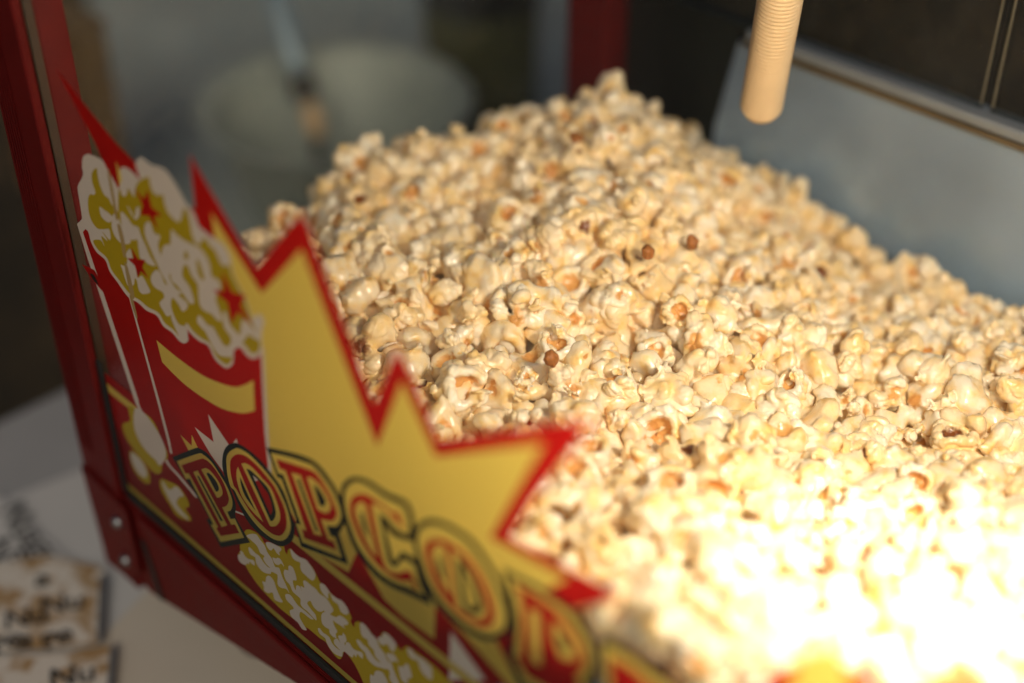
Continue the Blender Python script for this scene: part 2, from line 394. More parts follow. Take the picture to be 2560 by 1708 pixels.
glow = bpy.data.lights.new('heat_lamp_glow', 'POINT'); glow.energy = LAMP_POWER; glow.color = (1.0, 0.86, 0.70); glow.shadow_soft_size = 0.040
glow_o = bpy.data.objects.new('heat_lamp_glow', glow); COL.objects.link(glow_o); glow_o.location = LAMP_POS - Vector((0, 0, 0.056))
beam = bpy.data.lights.new('heat_lamp_beam', 'SPOT'); beam.energy = BEAM_POWER; beam.color = (1.0, 0.97, 0.94)
beam.spot_size = math.radians(34); beam.spot_blend = 0.35; beam.shadow_soft_size = 0.02
beam_o = bpy.data.objects.new('heat_lamp_beam', beam); COL.objects.link(beam_o)
beam_o.location = LAMP_POS - Vector((0, 0, 0.056)); beam_o.rotation_euler = (Vector((0.476, 0.122, 0.185)) - (LAMP_POS - Vector((0, 0, 0.056)))).to_track_quat('-Z', 'Y').to_euler()
bm = bmesh.new(); lathe(bm, [(0.0, LAMP_POS.z + 0.0605), (0.006, LAMP_POS.z + 0.0605), (0.006, TOPZ + 0.012), (0.0, TOPZ + 0.012)], 20, Matrix.Translation((LAMP_POS.x, LAMP_POS.y, 0)))
to_obj('stem', bm, M['rail_steel'], lamp, True)
box('cross_bar', (LAMP_POS.x - 0.01, 0.0305, TOPZ + 0.013), (LAMP_POS.x + 0.01, 0.4395, TOPZ + 0.028), M['red_paint'], mach, 0.001)

# ribbed flexible tube hanging in front of the steel back wall
a = Vector((0.2020, 0.360, 0.2100)); b = Vector(on(1950, 0, 1, 0.335))
ax = (b - a); L = 0.44; R0 = 0.0126
prof = [(0.0, 0.0), (0.006, 0.0008), (0.010, 0.003), (0.0116, 0.006)]
z = 0.008
while z < L:
    prof += [(R0, z), (R0 + 0.0003, z + 0.0008), (R0, z + 0.0016), (R0 - 0.0003, z + 0.0022)]; z += 0.0029
bm = bmesh.new(); lathe(bm, prof, 40, Matrix.Translation(a) @ ax.to_track_quat('Z', 'Y').to_matrix().to_4x4())
to_obj('ribbed_tube', bm, M['tube'], mach, True)

# ------------------------------------------------------------------ print on the front pane
def U(pts):                                    # picture trace -> metres on the pane plane
    out = []
    for p in pts:
        q = on(p[0], p[1], 1, 0.0); out.append((q[0], q[2]) + ((1,) if len(p) > 2 else ()))
    return out
def Zr(x0, y0, s, pts):
    return [(x0 + p[0] / s, y0 + p[1] / s) + tuple(p[2:]) for p in pts]
def curve(pts, n=5):
    P = [np.array(p[:2]) for p in pts]; C = [len(p) > 2 for p in pts]; N = len(P); out = []
    for i in range(N):
        p0, p1, p2, p3 = P[i - 1], P[i], P[(i + 1) % N], P[(i + 2) % N]
        t1 = np.zeros(2) if C[i] else (p2 - p0) * 0.5
        t2 = np.zeros(2) if C[(i + 1) % N] else (p3 - p1) * 0.5
        if C[i] and C[(i + 1) % N]: out.append(p1); continue
        for k in range(n):
            t = k / n; h = t * t * (3 - 2 * t)
            out.append((1 - h) * p1 + h * p2 + (t ** 3 - 2 * t * t + t) * t1 + (t ** 3 - t * t) * t2)
    return np.array(out)
LAYERS = []                                    # (owner, colour, polygon) from bottom to top
def lay(owner, colr, pts, sharp=False):
    w = U(pts)
    LAYERS.append((owner, colr, np.array([p[:2] for p in w]) if sharp else curve(w)))
def rect(owner, colr, x0, x1, z0, z1):
    LAYERS.append((owner, colr, np.array([(x0, z0), (x1, z0), (x1, z1), (x0, z1)])))

XR = X1 - 0.01
# star burst: red border and yellow field
lay('burst', 'red', [(141, 172), (293, 360), (340, 407), (368, 458), (420, 520), (489, 519), (474, 384), (642, 671), (754, 528), (773, 563), (815, 684),
    (937, 1010), (993, 862), (1035, 943), (1098, 1100), (1500, 1038), (1330, 1256), (1276, 1343), (1568, 1492), (1433, 1521), (1490, 1640), (1420, 1760),
    (1200, 1700), (1000, 1560), (800, 1410), (660, 1260), (420, 1100), (300, 700), (270, 430), (240, 360)], True)
lay('burst', 'yellow', [(529, 531), (655, 733), (755, 623), (944, 1115), (1006, 952), (1091, 1141), (1360, 1109), (1227, 1343), (1422, 1447), (1364, 1475),
    (1420, 1580), (1290, 1560), (1241, 1602), (1340, 1790), (1160, 1585), (1089, 1511), (1087, 1598), (1007, 1540), (961, 1497), (894, 1377), (872, 1430),
    (782, 1377), (700, 1230), (600, 1080), (520, 720), (538, 595)], True)
lay('burst', 'yellow', [(290, 402), (300, 425), (330, 470), (300, 470)], True)
# lower band with its stripe
rect('lower_band', 'red', 0.0032, 0.338, 0.0022, 0.0965)
LAYERS.append(('lower_band', 'yellow', np.array(curve(U([(782, 1377, 1), (872, 1431, 1), (894, 1377, 1), (840, 1340, 1)])))))
for tri in ([(894, 1377), (961, 1497), (1007, 1540), (1087, 1598), (1089, 1511), (1060, 1470), (960, 1420)], [(1160, 1585), (1340, 1790), (1241, 1602)]):
    lay('lower_band', 'yellow', tri, True)
lay('lower_band', 'white', [(1127, 1577), (1123, 1700), (1215, 1700)], True)
rect('lower_band', 'yellow', 0.0032, 0.36, 0.0818, 0.0885)
rect('lower_band', 'yellow', 0.0032, XR, 0.0030, 0.0078)
# paper bag of popcorn
lay('bag', 'white', [(194, 562, 1), (203, 550, 1), (228, 556, 1), (400, 700, 1), (660, 870, 1), (672, 1080, 1), (680, 1185, 1), (640, 1300, 1), (488, 1242, 1), (446, 1192), (416, 1156), (396, 1102), (350, 1027), (337, 1000, 1), (218, 640, 1)])
lay('bag', 'red', [(208, 580, 1), (226, 558, 1), (400, 700, 1), (653, 872, 1), (662, 1080, 1), (671, 1168, 1), (640, 1296, 1), (492, 1238, 1), (451, 1189), (421, 1154), (402, 1100), (355, 1025), (347, 1000, 1), (262, 740, 1)])
lay('bag', 'white', [(321, 735, 1), (326, 738, 1), (399, 1000, 1), (425, 1100, 1), (432, 1135, 1), (426, 1132, 1), (419, 1100, 1), (393, 1000, 1)])
lay('bag', 'yellow', [(392, 850, 1), (446, 895), (513, 941), (580, 966), (612, 962), (634, 950, 1), (638, 1026, 1), (607, 1033), (558, 1022), (513, 997), (469, 966), (437, 937), (406, 905, 1)])
lay('bag', 'white', [(487, 1067), (535, 1105), (521, 1035), (572, 1110), (565, 1150), (561, 1182), (527, 1135)], True)
lay('bag', 'white', [(592, 1096), (596, 1112), (580, 1112)], True)
lay('bag', 'yellow', [(452, 1087), (480, 1114), (480, 1087), (497, 1122), (474, 1130)], True)
lay('bag', 'red', [(206, 660), (237, 675), (250, 700), (258, 730), (225, 690)], True)
lay('bag', 'black', [(226, 684), (234, 686), (241, 697), (247, 713), (233, 698)])
# printed popcorn on the bag
lay('printed_popcorn', 'white', [(194, 562), (205, 548), (204, 530), (196, 480), (196, 463), (208, 438), (206, 415), (208, 394), (216, 386), (226, 386), (241, 392),
    (258, 402), (270, 424), (291, 461, 1), (297, 470), (306, 448, 1), (302, 424), (310, 417), (322, 422), (340, 438, 1), (352, 450, 1), (341, 415), (341, 405), (346, 397), (354, 393), (367, 402), (380, 412),
    (397, 416), (413, 424), (428, 441), (446, 470), (465, 505), (486, 533), (497, 562), (516, 581), (534, 594), (556, 608), (573, 632), (578, 652), (586, 690), (612, 740),
    (632, 792), (648, 784), (661, 802), (656, 824), (655, 851), (657, 880), (646, 892), (633, 897), (618, 889), (607, 874), (597, 868), (586, 877), (585, 890), (583, 909),
    (571, 920), (558, 916), (538, 897), (521, 864), (500, 853), (481, 837), (464, 819), (472, 847), (463, 858), (449, 852), (432, 832), (409, 815), (393, 789), (367, 776),
    (346, 757), (320, 741), (294, 705), (275, 678), (264, 650), (242, 630), (228, 604), (219, 576)])
lay('printed_popcorn', 'olive', [(352, 450), (372, 442), (377, 462), (384, 480), (396, 488), (408, 487), (412, 506), (419, 527), (430, 542), (446, 555), (454, 545), (459, 522), (468, 524), (476, 552),
    (481, 585), (490, 606), (500, 610), (508, 596), (520, 602), (540, 628), (552, 655), (560, 664), (574, 662), (584, 692), (610, 742), (628, 795), (640, 826), (650, 845), (650, 872), (640, 884), (626, 880),
    (612, 862), (600, 858), (586, 868), (582, 895), (570, 911), (556, 905), (540, 888), (525, 858), (505, 846), (484, 828), (468, 808), (462, 822), (466, 842), (458, 848), (446, 838), (434, 824),
    (412, 806), (397, 782), (370, 767), (350, 750), (326, 735), (300, 702), (280, 675), (268, 645), (246, 624), (234, 602), (252, 600), (262, 615), (254, 590), (270, 602), (256, 578), (276, 600), (274, 574),
    (258, 573), (243, 570), (229, 550), (222, 525), (221, 498), (226, 486), (235, 487), (239, 482), (236, 470), (231, 455), (230, 436), (235, 424), (243, 421), (245, 436), (248, 452), (254, 470), (262, 487),
    (273, 496), (281, 512), (296, 528), (299, 532), (296, 520), (297, 480), (300, 472), (308, 490), (317, 486), (321, 470), (328, 480), (336, 492), (338, 478), (342, 462)])
for w in ([(250, 517), (262, 525), (275, 535), (283, 545), (274, 556), (260, 548), (252, 535)],
          [(284, 535), (296, 545), (304, 562), (322, 584), (327, 606), (312, 610), (298, 603), (286, 586), (280, 562)],
          [(318, 512), (330, 530), (336, 545), (342, 520), (348, 518), (350, 535), (342, 548), (332, 542)],
          [(303, 530), (318, 542), (332, 562), (346, 568), (354, 590), (364, 612), (376, 640), (390, 664), (372, 660), (362, 650), (352, 645), (347, 620), (344, 600), (332, 600), (320, 592), (306, 565)],
          [(364, 560), (376, 556), (386, 582), (401, 590), (396, 612), (405, 640), (420, 655), (430, 672), (424, 692), (440, 720), (456, 732), (440, 735), (424, 720), (414, 700), (404, 683), (394, 660), (384, 638), (372, 610), (363, 585)],
          [(316, 634), (326, 622), (332, 642), (340, 668), (345, 694), (356, 690), (370, 714), (376, 730), (360, 735), (349, 727), (343, 702), (338, 696), (335, 712), (322, 715), (314, 698), (307, 675), (303, 662), (315, 665), (319, 650)],
          [(390, 675), (400, 680), (408, 697), (413, 709), (430, 720), (450, 740), (470, 760), (464, 776), (455, 776), (448, 762), (432, 744), (429, 768), (446, 808), (466, 818), (470, 840), (462, 852), (452, 846), (440, 822), (430, 798), (428, 788), (418, 790), (408, 775), (400, 757), (411, 744), (407, 730), (390, 720), (380, 706), (379, 690)],
          [(430, 574), (444, 588), (460, 600), (480, 610), (500, 620), (516, 640), (526, 665), (530, 690), (546, 700), (552, 718), (540, 745), (548, 772), (556, 800), (545, 800), (530, 785), (510, 775), (500, 760), (497, 735), (495, 710), (481, 690), (470, 664), (460, 664), (457, 690), (476, 720), (486, 755), (475, 757), (459, 734), (444, 714), (430, 700), (424, 670), (414, 655), (405, 640), (410, 615), (426, 610), (428, 590)],
          [(497, 789), (506, 795), (520, 812), (533, 818), (546, 840), (562, 864), (576, 861), (578, 842), (562, 818), (558, 782), (566, 782), (576, 812), (592, 830), (602, 836), (606, 802), (620, 806), (640, 830), (654, 850), (640, 847), (622, 836), (611, 850), (600, 864), (585, 874), (584, 890), (572, 892), (550, 888), (535, 870), (525, 850), (515, 830), (504, 818), (494, 804)],
          [(522, 600), (540, 604), (560, 615), (574, 640), (571, 661), (560, 663), (550, 650), (540, 625), (526, 614)]):
    lay('printed_popcorn', 'white', w)
for y in ([(462, 630), (468, 628), (472, 642), (467, 650), (461, 642)], [(492, 650), (498, 652), (508, 680), (512, 697), (504, 698), (495, 680)]):
    lay('printed_popcorn', 'olive', y)
for s in ([(337, 471), (360, 497), (370, 474), (380, 518), (406, 539), (386, 541), (396, 577), (373, 539), (352, 537), (358, 513)],
          [(329, 618), (346, 648), (364, 650), (357, 668), (373, 697), (353, 678), (346, 694), (338, 664), (319, 645), (335, 646)],
          [(556, 678), (582, 731), (615, 738), (602, 763), (633, 814), (596, 780), (579, 808), (570, 757), (533, 724), (561, 728)]):
    lay('star%d' % len(LAYERS), 'red', s, True)
# popcorn strewn along the lower band
lay('printed_popcorn', 'olive', [(615, 1325), (640, 1330), (655, 1345), (665, 1360), (690, 1366), (708, 1362), (713, 1376), (718, 1385), (721, 1375), (728, 1372), (745, 1390), (766, 1401), (783, 1420), (796, 1446), (806, 1462),
    (820, 1474), (830, 1485), (846, 1498), (861, 1511), (873, 1530), (880, 1545), (877, 1553), (886, 1567), (888, 1556), (899, 1554), (916, 1565), (931, 1585), (944, 1598), (951, 1591), (961, 1580), (976, 1590), (991, 1610),
    (1005, 1627), (1010, 1620), (1020, 1616), (1040, 1630), (1062, 1646), (1086, 1665), (1112, 1690), (1140, 1715), (1180, 1760), (1000, 1830), (925, 1740), (910, 1708), (890, 1665), (868, 1633), (861, 1629), (857, 1640), (850, 1648),
    (839, 1640), (825, 1622), (815, 1605), (800, 1595), (785, 1582), (770, 1570), (757, 1566), (745, 1555), (725, 1540), (700, 1520), (680, 1500), (665, 1484), (645, 1461), (625, 1432), (612, 1410), (600, 1395), (596, 1385), (602, 1377), (601, 1362)])
SA = (580, 1350, 7.833)
for w in ([(165, 210), (210, 230), (260, 310), (330, 370), (430, 400), (450, 490), (400, 470), (350, 420), (340, 470), (300, 450), (280, 490), (200, 460), (140, 400), (120, 300), (170, 270)],
          [(290, -90), (380, 0), (500, 120), (560, 250), (640, 310), (620, 370), (680, 470), (750, 540), (700, 520), (620, 430), (540, 310), (470, 260), (350, 140), (330, 180), (370, 280), (460, 340), (480, 450), (560, 570), (650, 640),
           (760, 660), (780, 620), (870, 660), (900, 700), (900, 860), (960, 930), (1070, 960), (1130, 1040), (1060, 870), (990, 720), (930, 550), (850, 520), (790, 370), (700, 240), (640, 100), (560, 0), (460, -120)],
          [(665, 50), (740, 40), (850, 90), (960, 150), (970, 200), (930, 240), (940, 300), (880, 250), (820, 160), (780, 200), (740, 190), (700, 140)],
          [(800, 345), (870, 360), (900, 345), (960, 380), (1030, 520), (970, 460), (910, 490), (840, 450)],
          [(1150, 175), (1230, 250), (1330, 330), (1450, 380), (1540, 490), (1630, 640), (1630, 740), (1590, 790), (1540, 770), (1460, 700), (1380, 620), (1345, 530), (1340, 440), (1250, 400), (1180, 320)],
          [(1110, 520), (1140, 500), (1190, 530), (1230, 610), (1270, 780), (1200, 790), (1210, 880), (1250, 980), (1270, 890), (1330, 910), (1380, 1000), (1350, 900), (1420, 930), (1400, 810), (1450, 800), (1560, 890), (1650, 960), (1720, 1050),
           (1850, 1140), (1940, 1270), (1990, 1370), (1960, 1420), (1900, 1450), (1800, 1380), (1770, 1400), (1690, 1390), (1600, 1300), (1540, 1190), (1480, 1240), (1560, 1360), (1640, 1460), (1660, 1567), (1610, 1530), (1480, 1390), (1400, 1330), (1350, 1250),
           (1345, 1150), (1250, 1060), (1190, 1000), (1140, 880), (1060, 780), (1020, 650), (1040, 580), (1110, 590)],
          [(680, 720), (740, 700), (820, 790), (870, 930), (940, 1100), (1000, 1210), (930, 1210), (840, 1160), (800, 1030), (720, 1040), (640, 990), (630, 900), (600, 810), (660, 820)],
          [(1050, 1070), (1120, 1060), (1180, 1110), (1240, 1200), (1310, 1290), (1450, 1400), (1600, 1540), (1540, 1540), (1400, 1430), (1340, 1410), (1330, 1500), (1400, 1640), (1470, 1760), (1380, 1740), (1300, 1620), (1240, 1567), (1160, 1480), (1140, 1380), (1210, 1350), (1190, 1290), (1080, 1180)],
          [(1730, 850), (1810, 870), (1890, 970), (1940, 1050), (2080, 1150), (2160, 1190), (2260, 1320), (2290, 1420), (2230, 1460), (2140, 1400), (2080, 1260), (1980, 1180), (1930, 1060), (1890, 1040), (1890, 1140), (1800, 1060), (1740, 960)]):
    lay('printed_popcorn', 'white', Zr(*SA, w))
SB = (780, 1508, 7.833)
for w in ([(190, 230), (250, 170), (330, 200), (420, 250), (480, 270), (550, 240), (640, 290), (710, 370), (700, 420), (620, 430), (650, 490), (560, 430), (450, 360), (415, 330), (440, 430), (500, 550), (470, 600), (480, 680), (400, 640), (350, 570), (340, 510), (250, 450), (200, 370)],
          [(120, 500), (160, 490), (220, 570), (340, 660), (400, 780), (480, 870), (560, 920), (450, 800), (440, 720), (500, 690), (560, 770), (520, 640), (600, 630), (610, 580), (660, 640), (680, 740), (640, 780), (660, 820), (680, 765), (740, 780), (790, 860), (860, 920),
           (990, 970), (1000, 1080), (940, 1040), (890, 990), (870, 1050), (820, 1000), (800, 1060), (720, 1010), (650, 950), (610, 960), (600, 1030), (560, 1040), (440, 980), (340, 860), (290, 760), (260, 680), (160, 600)],
          [(950, 390), (1020, 400), (1110, 510), (1180, 610), (1270, 700), (1320, 840), (1420, 980), (1480, 1110), (1560, 1180), (1600, 1290), (1650, 1420), (1720, 1600), (1620, 1600), (1530, 1480), (1530, 1350), (1490, 1290), (1400, 1280), (1360, 1260), (1280, 1240), (1180, 1180),
           (1090, 1080), (1040, 960), (960, 880), (890, 770), (880, 710), (940, 730), (1010, 810), (1100, 890), (1180, 1010), (1270, 1120), (1350, 1160), (1250, 1040), (1220, 930), (1180, 880), (1110, 790), (1100, 720), (1000, 650), (960, 550)],
          [(1300, 670), (1380, 650), (1400, 590), (1440, 580), (1540, 650), (1640, 770), (1650, 830), (1600, 950), (1540, 900), (1480, 800), (1400, 820), (1330, 770)],
          [(1880, 880), (1940, 900), (2040, 1010), (2160, 1080), (2280, 1190), (2350, 1280), (2350, 1500), (2200, 1390), (2120, 1260), (2080, 1130), (1960, 1080), (1890, 980)],
          [(1460, 990), (1600, 1000), (1660, 1080), (1700, 1160), (1640, 1130), (1540, 1140)],
          [(1700, 1240), (1780, 1250), (1840, 1190), (1900, 1220), (1960, 1440), (1880, 1480), (1880, 1567), (1760, 1500)],
          [(1250, 1330), (1340, 1330), (1420, 1400), (1480, 1600), (1180, 1600), (1150, 1400), (1210, 1420)]):
    lay('printed_popcorn', 'white', Zr(*SB, w))
SC = (0, 600, 2.24)
for c, w in (('olive', [(720, 935), (760, 945), (850, 1000), (905, 1110), (942, 1210), (912, 1250), (900, 1305), (860, 1300), (800, 1230), (740, 1160), (700, 1090), (690, 1030), (730, 1010)]),
             ('white', [(757, 945), (800, 960), (850, 1020), (905, 1110), (932, 1200), (900, 1262), (870, 1230), (820, 1180), (780, 1120), (752, 1040)]),
             ('olive', [(730, 1180), (790, 1220), (835, 1300), (840, 1360), (800, 1350), (745, 1270)]), ('white', [(738, 1190), (790, 1232), (820, 1290), (818, 1330), (780, 1308), (742, 1240)]),
             ('olive', [(900, 1340), (945, 1350), (1000, 1378), (1045, 1440), (1062, 1490), (1040, 1505), (1075, 1570), (1000, 1550), (945, 1470), (905, 1400)]),
             ('white', [(910, 1348), (950, 1398), (990, 1380), (1030, 1430), (1005, 1440), (992, 1480), (1060, 1565), (1010, 1535), (960, 1470), (920, 1390)])):
    lay('printed_popcorn', c, Zr(*SC, w))
# letters P O P C O R N
LET = []
def letter(parts):
    k = 'letter%d' % len(LET); LET.append(k)
    for c, pts in parts: lay(k, c, pts)
letter([('black', [(431, 1142, 1), (487, 1121), (500, 1121), (520, 1134), (545, 1165), (565, 1197), (580, 1230), (590, 1262), (589, 1283), (590, 1294, 1), (626, 1356, 1), (553, 1369, 1), (516, 1297, 1), (525, 1297, 1), (482, 1222, 1), (473, 1211, 1), (466, 1199, 1)]),
        ('yellow', [(443, 1153, 1), (495, 1134), (510, 1137), (530, 1155), (550, 1185), (568, 1215), (580, 1245), (582, 1262), (578, 1275), (569, 1279, 1), (577, 1297, 1), (588, 1296, 1), (611, 1344, 1), (552, 1355, 1), (528, 1312, 1), (534, 1310, 1), (475, 1196, 1), (466, 1198, 1)]),
        ('red', [(454, 1163, 1), (500, 1148), (512, 1148), (528, 1160), (545, 1182), (560, 1208), (570, 1235), (573, 1250), (567, 1264), (556, 1268, 1), (579, 1312, 1), (588, 1311, 1), (599, 1332, 1), (553, 1340, 1), (541, 1320, 1), (546, 1318, 1), (473, 1183, 1), (464, 1183, 1)]),
        ('yellow', [(484, 1180, 1), (495, 1176, 1), (569, 1313, 1), (555, 1317, 1)]), ('black', [(493, 1189, 1), (498, 1190, 1), (558, 1301, 1), (553, 1303, 1)]),
        ('yellow', [(504, 1174, 1), (515, 1170), (528, 1178), (545, 1200), (555, 1220), (557, 1235), (550, 1243), (543, 1244, 1)]),
        ('black', [(517, 1184, 1), (522, 1182), (533, 1192), (544, 1208), (548, 1222), (544, 1229), (540, 1227, 1)])])
letter([('black', [(558, 1174), (557, 1144), (563, 1122), (573, 1111), (586, 1107), (599, 1110), (624, 1126), (656, 1155), (688, 1195), (705, 1220), (718, 1249), (731, 1291), (738, 1309), (737, 1335), (729, 1354), (713, 1364), (697, 1364), (671, 1351), (646, 1332), (620, 1303), (595, 1257), (582, 1226), (570, 1212)]),
        ('yellow', [(567, 1162), (567, 1144), (573, 1131), (586, 1122), (599, 1121), (624, 1136), (656, 1168), (684, 1202), (696, 1220), (716, 1265), (725, 1296), (728, 1317), (723, 1337), (713, 1349), (699, 1352), (678, 1344), (652, 1323), (627, 1294), (602, 1256), (588, 1228), (577, 1216), (570, 1190)]),
        ('red', [(576, 1162), (578, 1149), (586, 1139), (599, 1135), (618, 1142), (643, 1163), (669, 1193), (689, 1220), (710, 1265), (717, 1296), (716, 1320), (707, 1335), (696, 1339), (678, 1332), (652, 1309), (627, 1280), (605, 1245), (592, 1223), (585, 1213), (578, 1185)]),
        ('yellow', [(596, 1167, 1), (592, 1178), (593, 1200), (602, 1233), (614, 1255), (635, 1282), (659, 1305, 1), (640, 1265), (620, 1224)]),
        ('black', [(601, 1192, 1), (603, 1210), (614, 1240), (640, 1277, 1), (622, 1240)]),
        ('yellow', [(604, 1159, 1), (615, 1158), (631, 1168), (656, 1195), (678, 1220), (694, 1258), (701, 1284), (700, 1302), (691, 1314), (679, 1316), (674, 1312, 1), (633, 1222, 1)]),
        ('black', [(617, 1172, 1), (629, 1177), (656, 1203), (672, 1222), (684, 1252), (690, 1277), (689, 1291), (683, 1301), (677, 1302, 1), (641, 1222, 1)]),
        ('red', [(633, 1188, 1), (646, 1200), (662, 1222), (671, 1235), (681, 1266), (681, 1280), (677, 1287, 1), (647, 1220, 1)]), ('white', [(633, 1188, 1), (646, 1200, 1), (639, 1203, 1)])])
letter([('black', [(667, 1118, 1), (729, 1131), (774, 1146), (800, 1165), (825, 1197), (848, 1235), (860, 1270), (864, 1300), (857, 1320), (848, 1334, 1), (872, 1411, 1), (754, 1366, 1), (738, 1310, 1), (742, 1300, 1), (705, 1197, 1), (694, 1192, 1)]),
        ('yellow', [(677, 1131, 1), (723, 1142), (774, 1159), (790, 1170), (812, 1197), (835, 1232), (850, 1267), (854, 1290), (848, 1309), (838, 1316), (818, 1314, 1), (827, 1338, 1), (839, 1343, 1), (856, 1395, 1), (757, 1356, 1), (740, 1308, 1), (753, 1311, 1), (709, 1187, 1), (696, 1183, 1)]),
        ('red', [(692, 1148, 1), (729, 1159), (780, 1176), (800, 1194), (825, 1235), (839, 1267), (843, 1283), (838, 1297), (825, 1302), (803, 1297, 1), (821, 1349, 1), (834, 1353, 1), (842, 1374, 1), (762, 1345, 1), (756, 1322, 1), (767, 1327, 1), (715, 1177, 1), (700, 1170, 1)]),
        ('yellow', [(729, 1181, 1), (752, 1188, 1), (806, 1340, 1), (786, 1335, 1)]), ('black', [(743, 1198, 1), (749, 1198, 1), (796, 1328, 1), (789, 1326, 1)]),
        ('yellow', [(768, 1194, 1), (779, 1194), (800, 1212), (819, 1241), (828, 1264), (824, 1278), (812, 1282), (794, 1273, 1)]),
        ('black', [(784, 1211, 1), (797, 1221), (812, 1245), (815, 1257), (807, 1266), (799, 1260, 1)])])
letter([('black', [(852, 1240), (857, 1213), (873, 1196), (892, 1192), (912, 1196), (935, 1208), (967, 1230), (1005, 1246), (1024, 1262), (1037, 1305), (1035, 1354, 1), (990, 1342), (968, 1320), (960, 1303, 1), (976, 1372), (983, 1398), (990, 1401), (1000, 1385), (1010, 1381), (1030, 1391), (1049, 1404, 1), (1061, 1450), (1082, 1514, 1), (1050, 1500), (1017, 1484), (985, 1471), (950, 1449), (918, 1416), (886, 1370), (868, 1325), (856, 1283)]),
        ('yellow', [(862, 1240), (867, 1220), (880, 1207), (893, 1203), (911, 1208), (932, 1220), (962, 1242), (1001, 1260), (1013, 1270), (1024, 1305), (1023, 1338, 1), (992, 1324), (970, 1298), (948, 1282, 1), (965, 1370), (974, 1406), (990, 1416), (1004, 1402), (1011, 1398), (1026, 1406), (1038, 1414, 1), (1049, 1455), (1063, 1488, 1), (1044, 1480), (1020, 1468), (990, 1458), (957, 1438), (926, 1406), (895, 1363), (878, 1320), (866, 1280)]),
        ('red', [(876, 1263), (880, 1247), (890, 1238), (903, 1235), (920, 1238), (941, 1251), (967, 1270), (982, 1281), (997, 1281, 1), (1011, 1324, 1), (992, 1303), (965, 1275), (945, 1262), (928, 1258, 1), (938, 1310), (950, 1370), (958, 1400), (965, 1418), (975, 1428), (990, 1433), (1003, 1432), (1015, 1427), (1024, 1428, 1), (1032, 1440), (1046, 1476, 1), (1036, 1470), (1028, 1452), (1012, 1452), (990, 1446), (965, 1430), (935, 1400), (905, 1355), (885, 1310), (877, 1285)]),
        ('yellow', [(904, 1254), (912, 1258), (918, 1275), (930, 1330), (945, 1395, 1), (925, 1370), (905, 1330), (890, 1290), (888, 1270), (895, 1258)]),
        ('black', [(902, 1283, 1), (909, 1286), (924, 1345, 1), (909, 1320)])])
letter([('black', [(1034, 1331), (1043, 1315), (1058, 1302), (1081, 1297), (1109, 1303), (1141, 1319), (1180, 1347), (1211, 1386), (1240, 1434), (1266, 1490), (1279, 1529), (1280, 1567), (1268, 1589), (1249, 1597), (1223, 1602), (1198, 1596), (1166, 1579), (1127, 1548), (1092, 1511), (1062, 1463), (1046, 1410), (1036, 1370)]),
        ('yellow', [(1045, 1340), (1052, 1324), (1065, 1315), (1083, 1311), (1108, 1317), (1137, 1332), (1171, 1358), (1201, 1396), (1229, 1441), (1252, 1492), (1264, 1531), (1265, 1561), (1256, 1577), (1243, 1584), (1222, 1587), (1201, 1581), (1172, 1566), (1135, 1536), (1101, 1499), (1073, 1455), (1057, 1408), (1047, 1370)]),
        ('red', [(1064, 1388), (1065, 1365), (1075, 1352), (1092, 1347), (1112, 1350), (1130, 1360), (1160, 1380), (1190, 1415), (1216, 1460), (1232, 1500), (1238, 1535), (1231, 1558), (1215, 1568), (1195, 1565), (1160, 1545), (1130, 1518), (1100, 1480), (1078, 1435)]),
        ('yellow', [(1100, 1360), (1112, 1367), (1117, 1387), (1122, 1420), (1130, 1490, 1), (1110, 1465), (1090, 1425), (1079, 1390), (1086, 1367)]),
        ('black', [(1094, 1396), (1103, 1400), (1114, 1448, 1), (1103, 1436)]),
        ('yellow', [(1128, 1378), (1140, 1380), (1158, 1395), (1182, 1430), (1202, 1470), (1216, 1510), (1218, 1535), (1208, 1548), (1190, 1548), (1165, 1535), (1140, 1513, 1), (1133, 1450)]),
        ('black', [(1146, 1398), (1157, 1403), (1179, 1440), (1197, 1480), (1206, 1515), (1200, 1532), (1185, 1535), (1163, 1524), (1153, 1490), (1148, 1440)]),
        ('yellow', [(1159, 1425), (1174, 1448), (1189, 1490), (1191, 1512), (1181, 1520), (1169, 1511), (1162, 1478)])])
letter([('black', [(1258, 1420, 1), (1354, 1470), (1425, 1515), (1465, 1565), (1490, 1620), (1495, 1680), (1480, 1720, 1), (1530, 1800, 1), (1430, 1790, 1), (1300, 1720, 1), (1270, 1640, 1), (1282, 1560, 1), (1270, 1500, 1)]),
        ('yellow', [(1272, 1440, 1), (1350, 1482), (1415, 1525), (1450, 1572), (1475, 1622), (1478, 1672), (1462, 1705, 1), (1500, 1780, 1), (1430, 1775, 1), (1310, 1705, 1), (1285, 1640, 1), (1296, 1560, 1), (1285, 1500, 1)]),
        ('red', [(1288, 1458, 1), (1345, 1492), (1400, 1535), (1435, 1582), (1460, 1632), (1460, 1665), (1440, 1690, 1), (1470, 1760, 1), (1430, 1755, 1), (1320, 1690, 1), (1290, 1640, 1), (1306, 1640, 1), (1306, 1500, 1)]),
        ('yellow', [(1322, 1520, 1), (1350, 1530, 1), (1355, 1665, 1), (1328, 1655, 1)]),
        ('yellow', [(1380, 1552, 1), (1400, 1566), (1432, 1605), (1442, 1637), (1430, 1652), (1400, 1642, 1), (1385, 1600)]),
        ('black', [(1396, 1585), (1414, 1600), (1424, 1624), (1403, 1617)])])
